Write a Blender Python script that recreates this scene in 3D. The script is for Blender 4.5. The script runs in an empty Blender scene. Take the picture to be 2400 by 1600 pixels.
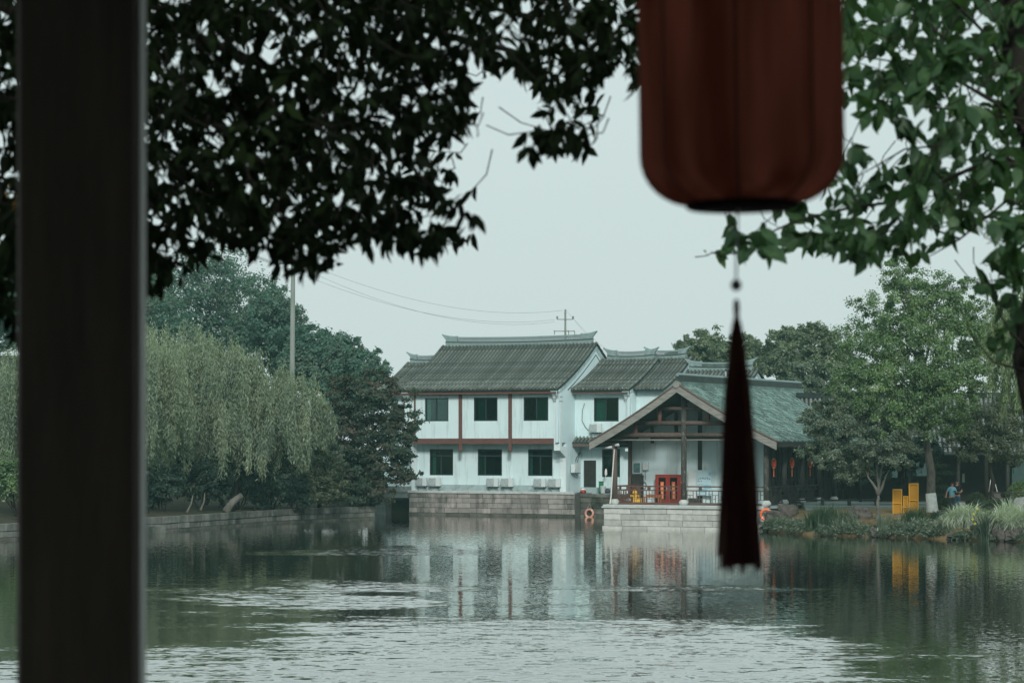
import bpy, math, random
import numpy as np
from mathutils import Vector, Matrix

# ------------------------------------------------------------------ camera, sky, sun, exposure
SC = bpy.context.scene
COL = SC.collection
random.seed(11)
RNG = np.random.default_rng(11)
F, H = 5667.0, 4.9                      # focal length in photo pixels (85 mm on 36 mm / 2400 px), eye height over the water

cam_d = bpy.data.cameras.new('camera')
cam_d.lens = 85.0; cam_d.sensor_width = 36.0; cam_d.shift_y = 0.1
cam_d.clip_start = 0.05; cam_d.clip_end = 3000.0
cam_d.dof.use_dof = True; cam_d.dof.focus_distance = 140.0; cam_d.dof.aperture_fstop = 5.6
cam = bpy.data.objects.new('camera', cam_d); COL.objects.link(cam)
cam.location = (0, 0, H); cam.rotation_euler = (math.radians(90), 0, 0)
SC.camera = cam

SUN_EL, SUN_AZ = math.radians(28), math.radians(176)      # azimuth clockwise from +Y: low behind the viewer
world = bpy.data.worlds.new('World'); SC.world = world; world.use_nodes = True
wn = world.node_tree.nodes; wl = world.node_tree.links
wn.clear()
w_out = wn.new('ShaderNodeOutputWorld'); w_bg = wn.new('ShaderNodeBackground')
w_sky = wn.new('ShaderNodeTexSky'); w_sky.sky_type = 'NISHITA'; w_sky.sun_disc = False
w_sky.sun_elevation = SUN_EL; w_sky.sun_rotation = SUN_AZ
w_sky.air_density = 1.2; w_sky.dust_density = 6.0; w_sky.ozone_density = 1.5
w_mix = wn.new('ShaderNodeMix'); w_mix.data_type = 'RGBA'
w_mix.inputs[0].default_value = 0.88
w_mix.inputs[7].default_value = (6.9, 8.05, 8.0, 1)          # the even, milky overcast that covers the blue
wl.new(w_sky.outputs[0], w_mix.inputs[6]); wl.new(w_mix.outputs[2], w_bg.inputs[0])
w_bg.inputs[1].default_value = 0.1
wl.new(w_bg.outputs[0], w_out.inputs[0])

sun_d = bpy.data.lights.new('sun', 'SUN'); sun_d.energy = 2.0; sun_d.angle = math.radians(10)
sun_d.color = (1.0, 0.985, 0.95)
sun = bpy.data.objects.new('sun', sun_d); COL.objects.link(sun)
to_sun = Vector((math.sin(SUN_AZ) * math.cos(SUN_EL), math.cos(SUN_AZ) * math.cos(SUN_EL), math.sin(SUN_EL)))
sun.rotation_euler = (-to_sun).to_track_quat('-Z', 'Y').to_euler()

SC.view_settings.view_transform = 'Standard'; SC.view_settings.look = 'None'
SC.view_settings.exposure = 0.0; SC.view_settings.gamma = 1.0
SC.cycles.use_denoising = True
SC.cycles.max_bounces = 8; SC.cycles.diffuse_bounces = 3; SC.cycles.glossy_bounces = 3
SC.cycles.transparent_max_bounces = 12; SC.cycles.transmission_bounces = 4; SC.cycles.volume_bounces = 0
SC.cycles.caustics_reflective = False; SC.cycles.caustics_refractive = False

# ------------------------------------------------------------------ helpers
def gx(px, Y): return (px - 1200.0) / F * Y
def gz(py, Y): return H + (1040.0 - py) / F * Y
def at(px, py, Y): return Vector((gx(px, Y), Y, gz(py, Y)))

def tag(o, label=None, cat=None, group=None, kind=None):
    if label: o['label'] = label
    if cat: o['category'] = cat
    if group: o['group'] = group
    if kind: o['kind'] = kind
    return o

def link(o, parent=None):
    COL.objects.link(o)
    if parent is not None: o.parent = parent
    return o

def empty(name, loc, rz=0.0):
    o = bpy.data.objects.new(name, None); COL.objects.link(o)
    o.location = loc; o.rotation_euler = (0, 0, rz); o.empty_display_size = 0.3
    return o

class MB:
    def __init__(s): s.v = []; s.f = []
    def add(s, verts, faces):
        n = len(s.v); s.v.extend([tuple(p) for p in verts]); s.f.extend([tuple(i + n for i in f) for f in faces]); return s
    def box(s, x0, x1, y0, y1, z0, z1):
        return s.add([(x0, y0, z0), (x1, y0, z0), (x1, y1, z0), (x0, y1, z0), (x0, y0, z1), (x1, y0, z1), (x1, y1, z1), (x0, y1, z1)],
                     [(0, 3, 2, 1), (4, 5, 6, 7), (0, 1, 5, 4), (1, 2, 6, 5), (2, 3, 7, 6), (3, 0, 4, 7)])
    def bbox(s, x0, x1, y0, y1, z0, z1, b=0.02):
        # box with chamfered edges
        X = (x0, x0 + b, x1 - b, x1); Y = (y0, y0 + b, y1 - b, y1); Z = (z0, z0 + b, z1 - b, z1)
        vs = []; idx = {}
        def vid(i, j, k):
            if (i, j, k) not in idx: idx[(i, j, k)] = len(vs); vs.append((X[i], Y[j], Z[k]))
            return idx[(i, j, k)]
        fs = []
        for k, o in ((0, 1), (3, 0)):
            q = [vid(1, 1, k), vid(2, 1, k), vid(2, 2, k), vid(1, 2, k)]; fs.append(q[::-1] if k == 0 else q)
        for i in (0, 3):
            q = [vid(i, 1, 1), vid(i, 2, 1), vid(i, 2, 2), vid(i, 1, 2)]; fs.append(q[::-1] if i == 0 else q)
        for j in (0, 3):
            q = [vid(1, j, 1), vid(2, j, 1), vid(2, j, 2), vid(1, j, 2)]; fs.append(q if j == 0 else q[::-1])
        for k, kk in ((0, 1), (3, 2)):
            for j, jj in ((0, 1), (3, 2)): fs.append([vid(1, jj, k), vid(2, jj, k), vid(2, j, kk), vid(1, j, kk)])
            for i, ii in ((0, 1), (3, 2)): fs.append([vid(ii, 1, k), vid(ii, 2, k), vid(i, 2, kk), vid(i, 1, kk)])
        for i, ii in ((0, 1), (3, 2)):
            for j, jj in ((0, 1), (3, 2)): fs.append([vid(ii, j, 1), vid(ii, j, 2), vid(i, jj, 2), vid(i, jj, 1)])
        for k, kk in ((0, 1), (3, 2)):
            for i, ii in ((0, 1), (3, 2)):
                for j, jj in ((0, 1), (3, 2)): fs.append([vid(ii, jj, k), vid(ii, j, kk), vid(i, jj, kk)])
        return s.add(vs, fs)
    def tube(s, path, radii, n=8, cap=True):
        path = [Vector(p) for p in path]
        if not hasattr(radii, '__len__'): radii = [radii] * len(path)
        vs = []; fs = []
        ref = None
        for i, p in enumerate(path):
            d = (path[min(i + 1, len(path) - 1)] - path[max(i - 1, 0)])
            d = d.normalized() if d.length > 1e-9 else Vector((0, 0, 1))
            if ref is None: ref = Vector((1, 0, 0)) if abs(d.x) < 0.8 else Vector((0, 1, 0))
            a = (ref - d * ref.dot(d)).normalized(); b = d.cross(a); ref = a
            for k in range(n):
                t = 2 * math.pi * k / n
                vs.append(p + (a * math.cos(t) + b * math.sin(t)) * radii[i])
        for i in range(len(path) - 1):
            for k in range(n):
                k2 = (k + 1) % n
                fs.append((i * n + k, i * n + k2, (i + 1) * n + k2, (i + 1) * n + k))
        if cap:
            fs.append(tuple(range(n))[::-1]); m = (len(path) - 1) * n; fs.append(tuple(range(m, m + n)))
        return s.add(vs, fs)
    def lathe(s, prof, n=16, c=(0, 0, 0), cap=True):
        vs = []; fs = []
        for r, z in prof:
            for k in range(n):
                t = 2 * math.pi * k / n
                vs.append((c[0] + r * math.cos(t), c[1] + r * math.sin(t), c[2] + z))
        for i in range(len(prof) - 1):
            for k in range(n):
                k2 = (k + 1) % n
                fs.append((i * n + k, i * n + k2, (i + 1) * n + k2, (i + 1) * n + k))
        if cap:
            fs.append(tuple(range(n))[::-1]); m = (len(prof) - 1) * n; fs.append(tuple(range(m, m + n)))
        return s.add(vs, fs)
    def prism(s, pts, axis, a0, a1):
        # polygon pts (2-D) extruded along axis from a0 to a1: 'x' pts=(y,z), 'y' pts=(x,z), 'z' pts=(x,y)
        def mk(p, a):
            return (a, p[0], p[1]) if axis == 'x' else (p[0], a, p[1]) if axis == 'y' else (p[0], p[1], a)
        n = len(pts)
        vs = [mk(p, a0) for p in pts] + [mk(p, a1) for p in pts]
        fs = [tuple(range(n)), tuple(range(2 * n - 1, n - 1, -1))] + [(i, n + i, n + (i + 1) % n, (i + 1) % n) for i in range(n)]
        return s.add(vs, fs)
    def mesh(s, name, smooth=False):
        me = bpy.data.meshes.new(name); me.from_pydata(s.v, [], s.f); me.update()
        if smooth: me.polygons.foreach_set('use_smooth', [True] * len(me.polygons))
        return me
    def build(s, name, mat, parent=None, smooth=False):
        me = s.mesh(name, smooth); me.materials.append(mat)
        return link(bpy.data.objects.new(name, me), parent)

def raw_mesh(name, verts, faces_flat, per_face):
    """fast mesh from numpy: faces_flat index array, per_face vertices in each face"""
    me = bpy.data.meshes.new(name)
    nv = len(verts); nf = len(faces_flat) // per_face
    me.vertices.add(nv); me.vertices.foreach_set('co', np.asarray(verts, dtype=np.float32).ravel())
    me.loops.add(nf * per_face); me.loops.foreach_set('vertex_index', np.asarray(faces_flat, dtype=np.int32))
    me.polygons.add(nf); me.polygons.foreach_set('loop_start', np.arange(0, nf * per_face, per_face, dtype=np.int32))
    me.update(calc_edges=True); me.validate()
    return me

def norm(a): return a / np.maximum(np.linalg.norm(a, axis=-1, keepdims=True), 1e-9)

TEMPL = {
    'diamond': (np.array([(0, 0, 0), (.45, -.5, .06), (1, 0, 0), (.45, .5, .06)]), [(0, 1, 2, 3)]),
    'leaf': (np.array([(0, 0, 0), (.25, -.40, .05), (.25, 0, 0), (.25, .40, .05), (.6, -.46, .03), (.6, 0, -.03), (.6, .46, .03),
                       (.85, -.22, -.05), (.85, 0, -.09), (.85, .22, -.05), (1.04, 0, -.16)]),
             [(0, 1, 2, 2), (0, 2, 3, 3), (1, 4, 5, 2), (2, 5, 6, 3), (4, 7, 8, 5), (5, 8, 9, 6), (7, 10, 8, 8), (8, 10, 9, 9)]),
}

def leaf_verts(cen, d, n, L, W, templ):
    T, fs = TEMPL[templ]
    d = norm(d); s = norm(np.cross(n, d)); n2 = np.cross(d, s)
    k = len(T)
    v = (cen[:, None, :] + T[None, :, 0:1] * (d * L[:, None])[:, None, :] + T[None, :, 1:2] * (s * W[:, None])[:, None, :]
         + T[None, :, 2:3] * (n2 * L[:, None])[:, None, :])
    return v.reshape(-1, 3), k, fs

def leaf_mesh(name, cen, d, n, L, W, templ='diamond'):
    v, k, fs = leaf_verts(cen, d, n, L, W, templ)
    N = len(cen); base = (np.arange(N) * k)
    if templ == 'diamond':
        f = (base[:, None] + np.array([0, 1, 2, 3])[None, :]).ravel()
        return raw_mesh(name, v, f, 4)
    tri = []
    for q in fs:
        tri.append((q[0], q[1], q[2]))
        if q[2] != q[3]: tri.append((q[0], q[2], q[3]))
    f = (base[:, None, None] + np.array(tri)[None, :, :]).ravel()
    me = raw_mesh(name, v, f, 3)
    me.polygons.foreach_set('use_smooth', [True] * len(me.polygons))
    return me

def rand_dir(n):
    return norm(RNG.normal(size=(n, 3)))

# ------------------------------------------------------------------ materials
def nt(name):
    m = bpy.data.materials.new(name); m.use_nodes = True
    t = m.node_tree
    b = t.nodes['Principled BSDF']
    return m, t, b

def lnk(t, a, b): t.links.new(a, b)

def ramp(t, fac, stops):
    r = t.nodes.new('ShaderNodeValToRGB')
    while len(r.color_ramp.elements) < len(stops): r.color_ramp.elements.new(0.5)
    for e, (p, c) in zip(r.color_ramp.elements, stops):
        e.position = p; e.color = (*c, 1)
    lnk(t, fac, r.inputs[0]); return r.outputs[0]

def noise(t, scale, detail=4, rough=0.6, coord='Object', stretch=None):
    tc = t.nodes.new('ShaderNodeTexCoord'); n = t.nodes.new('ShaderNodeTexNoise')
    n.inputs['Scale'].default_value = scale; n.inputs['Detail'].default_value = detail; n.inputs['Roughness'].default_value = rough
    o = tc.outputs[coord]
    if stretch:
        mp = t.nodes.new('ShaderNodeMapping'); mp.inputs['Scale'].default_value = stretch; lnk(t, o, mp.inputs[0]); o = mp.outputs[0]
    lnk(t, o, n.inputs['Vector'])
    return n.outputs['Fac']

def mixc(t, fac, a, b, mode='MIX'):
    m = t.nodes.new('ShaderNodeMix'); m.data_type = 'RGBA'; m.blend_type = mode
    for s, x in ((0, fac), (6, a), (7, b)):
        if isinstance(x, (int, float)): m.inputs[s].default_value = x
        elif isinstance(x, tuple): m.inputs[s].default_value = (*x, 1)
        else: lnk(t, x, m.inputs[s])
    return m.outputs[2]

def bump(t, b, h, strength=0.4, dist=0.03):
    n = t.nodes.new('ShaderNodeBump'); n.inputs['Strength'].default_value = strength; n.inputs['Distance'].default_value = dist
    lnk(t, h, n.inputs['Height']); lnk(t, n.outputs[0], b.inputs['Normal'])

def m_plain(name, c1, c2, scale=3.0, rough=0.8, spec=0.3, bmp=0.0, stretch=None, stains=None, per_obj=0.0, coord='Object', metal=0.0):
    m, t, b = nt(name)
    f = noise(t, scale, 6, 0.65, coord, stretch)
    c = ramp(t, f, [(0.3, c1), (0.7, c2)])
    if stains:
        col, sc, lo, hi, st = stains
        g = noise(t, sc, 5, 0.7, coord, st)
        c = mixc(t, ramp(t, g, [(lo, (0, 0, 0)), (hi, (1, 1, 1))]), c, col)
    if per_obj:
        oi = t.nodes.new('ShaderNodeObjectInfo')
        v = ramp(t, oi.outputs['Random'], [(0, (1 - per_obj,) * 3), (1, (1 + per_obj * .35,) * 3)])
        c = mixc(t, 1.0, c, v, 'MULTIPLY')
    lnk(t, c, b.inputs['Base Color'])
    b.inputs['Roughness'].default_value = rough; b.inputs['Specular IOR Level'].default_value = spec
    b.inputs['Metallic'].default_value = metal
    if bmp: bump(t, b, f, bmp)
    return m

def vary_tiles(m, lo, hi):
    t = m.node_tree; b = t.nodes['Principled BSDF']; src = b.inputs['Base Color'].links[0].from_socket
    g = t.nodes.new('ShaderNodeNewGeometry'); r = ramp(t, g.outputs['Random Per Island'], [(0, (lo,) * 3), (1, (hi,) * 3)])
    lnk(t, mixc(t, 1.0, src, r, 'MULTIPLY'), b.inputs['Base Color'])

def m_leaf(name, stops, trans=0.35, rough=0.5, gloss=0.06, obj_random=False, clump=0.35):
    """leaf: diffuse + translucent + a little gloss, colour varied leaf by leaf and clump by clump"""
    m = bpy.data.materials.new(name); m.use_nodes = True; t = m.node_tree; t.nodes.clear()
    out = t.nodes.new('ShaderNodeOutputMaterial')
    g = t.nodes.new('ShaderNodeNewGeometry')
    if obj_random:
        oi = t.nodes.new('ShaderNodeObjectInfo'); rnd = oi.outputs['Random']
    else: rnd = g.outputs['Random Per Island']
    nz = noise(t, clump, 3, 0.6, 'Object')
    mx = t.nodes.new('ShaderNodeMath'); mx.operation = 'MULTIPLY_ADD'; mx.inputs[1].default_value = 0.45
    sub = t.nodes.new('ShaderNodeMath'); sub.operation = 'MULTIPLY_ADD'; sub.inputs[1].default_value = 1.4; sub.inputs[2].default_value = -0.42
    lnk(t, nz, sub.inputs[0]); lnk(t, rnd, mx.inputs[0]); lnk(t, sub.outputs[0], mx.inputs[2])
    c = ramp(t, mx.outputs[0], stops)
    d = t.nodes.new('ShaderNodeBsdfDiffuse'); lnk(t, c, d.inputs[0])
    tr = t.nodes.new('ShaderNodeBsdfTranslucent')
    warm = mixc(t, 1.0, c, (1.15, 1.2, .55), 'MULTIPLY'); lnk(t, warm, tr.inputs[0])
    s1 = t.nodes.new('ShaderNodeMixShader'); s1.inputs[0].default_value = trans
    lnk(t, d.outputs[0], s1.inputs[1]); lnk(t, tr.outputs[0], s1.inputs[2])
    gl = t.nodes.new('ShaderNodeBsdfGlossy'); gl.inputs['Roughness'].default_value = rough; gl.inputs[0].default_value = (.8, .9, .85, 1)
    s2 = t.nodes.new('ShaderNodeMixShader'); s2.inputs[0].default_value = gloss
    lnk(t, s1.outputs[0], s2.inputs[1]); lnk(t, gl.outputs[0], s2.inputs[2])
    lnk(t, s2.outputs[0], out.inputs[0])
    return m

M = {}
M['plaster'] = m_plain('white_plaster', (.62, .79, .80), (.69, .86, .87), 0.7, 0.9, 0.2, stains=((.40, .51, .49), 1.5, .53, .78, (1.8, 1.8, .18)))
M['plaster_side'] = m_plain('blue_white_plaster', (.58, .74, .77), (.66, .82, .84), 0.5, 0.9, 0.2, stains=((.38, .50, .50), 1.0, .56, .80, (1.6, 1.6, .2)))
M['plaster_trim'] = m_plain('pale_trim', (.66, .78, .78), (.74, .86, .86), 2, 0.85)
M['rake'] = m_plain('grey_green_rake_band', (.34, .47, .47), (.48, .62, .62), 2.5, 0.85, stains=((.20, .30, .28), 1.8, .5, .75, None))
M['groove'] = m_plain('dark_groove', (.06, .10, .10), (.09, .14, .14), 3)
M['plinth'] = m_plain('grey_plinth', (.30, .40, .40), (.40, .50, .50), 2, stains=((.14, .19, .17), 1.5, .5, .72, None))
M['tile'] = m_plain('grey_clay_tile', (.075, .10, .09), (.19, .215, .19), 5, 0.85, 0.3, per_obj=.25, stains=((.09, .11, .09), 2.2, .5, .72, None))
M['tile_dark'] = m_plain('tile_bed', (.015, .026, .024), (.035, .05, .045), 3, .9)  # near-black colour paints in the shadow between tile rows
M['tile_green'] = m_plain('grey_green_tile', (.06, .125, .11), (.19, .28, .25), 9, 0.75, 0.4, stains=((.05, .085, .075), .6, .45, .7, None))
vary_tiles(M['tile'], .62, 1.35); vary_tiles(M['tile_green'], .45, 1.6)
M['ridge'] = m_plain('ridge_clay', (.16, .235, .225), (.27, .36, .35), 4, .85)
M['ridge_dark'] = m_plain('ridge_dark', (.03, .045, .042), (.055, .075, .07), 3, .8)
M['wood_red'] = m_plain('red_brown_timber', (.10, .050, .042), (.17, .085, .07), 3, .75, .3, stretch=(1, 6, 6))
M['wood_brown'] = m_plain('brown_timber', (.085, .060, .050), (.15, .115, .098), 3, .8, .3, stretch=(4, 4, .6), stains=((.22, .22, .20), 6, .62, .70, (2, 2, .5)))
M['wood_grey'] = m_plain('weathered_grey_timber', (.16, .16, .14), (.33, .33, .30), 2.0, .85, .2, stretch=(.7, 5, 5))
M['wood_dark'] = m_plain('dark_timber', (.020, .022, .020), (.040, .042, .038), 2, .7, .3)
M['wood_peel'] = m_plain('peeling_painted_column', (.035, .035, .03), (.08, .075, .065), 3, .8, .3, stretch=(3, 3, .8), stains=((.30, .32, .29), 5, .58, .66, (2, 2, .7)))
M['stone_pink'] = m_plain('old_pink_grey_stone', (.30, .295, .275), (.47, .435, .405), 1.2, .9, .2, .35, per_obj=.4, stains=((.085, .10, .085), 1.1, .50, .70, (1, 1, .35)), coord='Object')
M['stone_pale'] = m_plain('pale_grey_stone', (.44, .46, .43), (.62, .64, .60), 3, .9, .2, .35, per_obj=.25, stains=((.20, .23, .22), 2.2, .62, .80, None), coord='Object')
M['stone_bank'] = m_plain('bank_stone', (.13, .15, .135), (.34, .335, .305), 1.3, .9, .2, .35, per_obj=.45, stains=((.05, .065, .055), .35, .45, .66, (1, 1, .5)), coord='Object')
M['stone_wet'] = m_plain('wet_waterline_stone', (.075, .085, .072), (.17, .165, .145), 1.4, .7, .35, .35, per_obj=.35, stains=((.035, .05, .036), .8, .48, .70, None), coord='Object')
M['mortar'] = m_plain('dark_joint', (.09, .10, .09), (.14, .15, .14), 2, .95)
M['coping'] = m_plain('coping_stone', (.42, .46, .44), (.58, .62, .60), 3, .85, stains=((.25, .28, .26), 2, .6, .8, None))
M['concrete'] = m_plain('old_concrete', (.22, .28, .27), (.34, .40, .38), 1.2, .9, stains=((.08, .11, .10), 1.0, .5, .75, (1, 1, .4)))
M['black'] = m_plain('dark_void', (.006, .008, .008), (.012, .014, .014), 2, .95, .05)
M['frame_dark'] = m_plain('dark_window_frame', (.012, .028, .028), (.02, .04, .04), 4, .5, .4)
M['ac_white'] = m_plain('ac_white_metal', (.58, .66, .65), (.68, .76, .75), 2, .6, .4, stains=((.38, .42, .40), 2.5, .6, .8, None))
M['ac_grille'] = m_plain('ac_grey_grille', (.30, .37, .37), (.36, .43, .43), 20, .6, .4)
M['metal_dark'] = m_plain('dark_metal', (.03, .035, .035), (.05, .055, .055), 6, .5, .5)
M['cable'] = m_plain('cable', (.03, .04, .04), (.06, .07, .07), 4, .7)
M['pole'] = m_plain('concrete_pole', (.17, .20, .18), (.26, .29, .26), 1.5, .9, stretch=(1, 1, .3))
M['orange'] = m_plain('orange_ring', (.85, .16, .05), (.95, .22, .08), 5, .5, .5)
M['orange_faded'] = m_plain('faded_ring', (.62, .28, .20), (.75, .38, .29), 5, .7, .3)
M['white_band'] = m_plain('white_band', (.7, .7, .66), (.8, .8, .76), 5, .6)
M['red_cab'] = m_plain('red_enamel', (.28, .022, .014), (.36, .034, .018), 3, .4, .5)
M['banner'] = m_plain('orange_red_paper', (.70, .14, .06), (.80, .20, .09), 6, .7)
M['gold'] = m_plain('gold_ink', (.75, .55, .22), (.85, .65, .3), 6, .6)
M['yellow'] = m_plain('yellow_paint', (.60, .31, .012), (.68, .37, .02), 1.5, .6, .3, stains=((.45, .24, .02), 1.5, .6, .85, None))
M['yellow_shaded'] = m_plain('shaded_yellow_paint', (.40, .20, .008), (.47, .24, .012), 1.5, .6, .3)  # same yellow darkened: shade of the recessed panels put into the colour
M['yellow_bright'] = m_plain('bright_yellow', (.75, .45, .05), (.85, .55, .1), 4, .6)
M['petal'] = m_plain('yellow_petal', (.8, .65, .03), (.9, .75, .06), 4, .6)
M['poster'] = m_plain('pale_blue_print', (.36, .60, .68), (.62, .78, .80), 1.1, .6, coord='Generated')
M['poster_blue'] = m_plain('blue_print_shape', (.22, .45, .58), (.34, .56, .66), 2, .6)
M['ink'] = m_plain('ink', (.03, .05, .06), (.05, .07, .08), 4, .7)
M['board_white'] = m_plain('white_board', (.60, .68, .68), (.70, .78, .77), 2, .6)
M['blue_thing'] = m_plain('blue_plastic', (.05, .17, .38), (.09, .25, .5), 5, .5)
M['green_thing'] = m_plain('green_plastic', (.02, .16, .09), (.03, .22, .12), 5, .5)
M['bark'] = m_plain('tree_bark', (.07, .068, .058), (.17, .16, .14), 5, .95, .1, .6, stretch=(2, 2, .5))
M['bark_dark'] = m_plain('dark_bark', (.018, .018, .015), (.04, .038, .032), 6, .95, .1, .5, stretch=(2, 2, .5))
M['bark_grey'] = m_plain('grey_bark', (.085, .088, .076), (.19, .185, .16), 3, .95, .1, .5)
M['limewash'] = m_plain('white_lime_wash', (.46, .52, .50), (.68, .74, .72), 4, .95, stains=((.22, .25, .22), 5, .58, .75, None))
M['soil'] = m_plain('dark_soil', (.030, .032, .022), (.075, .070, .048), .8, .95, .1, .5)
M['earth'] = m_plain('dry_earth', (.15, .11, .055), (.29, .21, .11), 1.2, .95, .1, .4, stains=((.035, .042, .025), .35, .50, .66, None))
M['rock'] = m_plain('brown_rock', (.06, .055, .05), (.17, .15, .135), 1.6, .9, .2, .8, stains=((.05, .06, .04), 1.1, .5, .75, None))
M['rock_pale'] = m_plain('pale_rock', (.17, .185, .175), (.30, .32, .31), 1.8, .9, .2, .6)
M['deck'] = m_plain('grey_deck_board', (.20, .30, .28), (.34, .44, .42), 2, .8, per_obj=.2)
M['paving'] = m_plain('pale_paving', (.20, .26, .25), (.30, .37, .36), .8, .85)
M['lantern_red'] = m_plain('red_lantern_cloth', (.42, .06, .025), (.52, .085, .035), 6, .7)
M['skin'] = m_plain('skin', (.42, .24, .17), (.50, .30, .22), 5, .6)
M['hair'] = m_plain('black_hair', (.012, .01, .01), (.025, .022, .02), 8, .5)
M['shirt_blue'] = m_plain('light_blue_shirt', (.16, .42, .54), (.22, .50, .62), 6, .85)
M['shirt_dark'] = m_plain('black_shirt', (.012, .014, .014), (.022, .024, .024), 6, .85)
M['trousers'] = m_plain('dark_green_trousers', (.02, .045, .045), (.035, .065, .065), 6, .85)
M['jeans'] = m_plain('blue_jeans', (.035, .09, .14), (.05, .13, .19), 6, .85)
M['pillar'] = m_plain('dark_lacquered_wood', (.07, .058, .046), (.14, .112, .088), 4, .55, .4, .25, stretch=(3, 3, .35))
M['lit_edge'] = m_plain('pale_lit_edge', (.48, .50, .47), (.66, .68, .64), 4, .7, .3, stretch=(3, 3, .3))  # pale tone paints in the skylight on the pillar's right side
M['rib'] = m_plain('dark_red_rib', (.17, .065, .048), (.22, .085, .064), 10, .8)
M['gallery'] = m_plain('gallery_dark_wood', (.03, .022, .017), (.05, .035, .028), 3, .7)
M['tassel'] = m_plain('dark_red_tassel', (.035, .012, .009), (.075, .022, .016), 30, .85, .2, stretch=(8, 8, .5))
M['bead'] = m_plain('grey_bead', (.10, .13, .125), (.16, .19, .18), 20, .5)
M['cord'] = m_plain('pale_cord', (.35, .40, .39), (.45, .50, .49), 20, .7)
M['ring_black'] = m_plain('black_lantern_rim', (.008, .006, .005), (.014, .011, .009), 10, .9, .02)
M['grassland'] = m_plain('ground_cover', (.025, .035, .02), (.06, .07, .04), .3, .95, .1)
M['curtain'] = m_plain('pale_curtain', (.45, .55, .52), (.58, .68, .65), 8, .9)
M['blind'] = m_plain('green_blind', (.05, .15, .13), (.08, .20, .17), 5, .8)
M['bed'] = m_plain('pond_bed', (.02, .022, .018), (.03, .032, .025), .5, .95)

def m_glass():
    m = bpy.data.materials.new('window_glass'); m.use_nodes = True; t = m.node_tree; t.nodes.clear()
    o = t.nodes.new('ShaderNodeOutputMaterial'); g = t.nodes.new('ShaderNodeBsdfGlossy'); g.inputs['Roughness'].default_value = .03
    g.inputs[0].default_value = (.75, .95, .9, 1)
    tr = t.nodes.new('ShaderNodeBsdfTransparent'); tr.inputs[0].default_value = (.42, .62, .58, 1)
    lw = t.nodes.new('ShaderNodeLayerWeight'); lw.inputs[0].default_value = .3
    a = t.nodes.new('ShaderNodeMath'); a.operation = 'MULTIPLY_ADD'; a.inputs[1].default_value = .5; a.inputs[2].default_value = .07
    lnk(t, lw.outputs['Fresnel'], a.inputs[0])
    s = t.nodes.new('ShaderNodeMixShader'); lnk(t, a.outputs[0], s.inputs[0])
    lnk(t, tr.outputs[0], s.inputs[1]); lnk(t, g.outputs[0], s.inputs[2]); lnk(t, s.outputs[0], o.inputs[0])
    return m
M['glass'] = m_glass()
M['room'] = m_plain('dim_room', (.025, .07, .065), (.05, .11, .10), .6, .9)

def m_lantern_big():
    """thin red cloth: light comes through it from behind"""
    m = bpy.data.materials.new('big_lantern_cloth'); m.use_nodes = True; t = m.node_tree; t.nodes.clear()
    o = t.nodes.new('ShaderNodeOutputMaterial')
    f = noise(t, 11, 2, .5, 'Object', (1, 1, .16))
    c = ramp(t, f, [(.36, (.42, .17, .13)), (.64, (1.0, .55, .44))])  # lighter vertical streaks painted in for patches of light through the cloth
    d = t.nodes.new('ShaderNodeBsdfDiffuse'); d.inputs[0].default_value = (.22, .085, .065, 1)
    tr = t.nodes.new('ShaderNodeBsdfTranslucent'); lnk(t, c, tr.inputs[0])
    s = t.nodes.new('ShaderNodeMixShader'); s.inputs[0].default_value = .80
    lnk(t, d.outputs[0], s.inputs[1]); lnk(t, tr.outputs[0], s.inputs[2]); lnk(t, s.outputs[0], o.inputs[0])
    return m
M['lantern_cloth'] = m_lantern_big()

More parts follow.
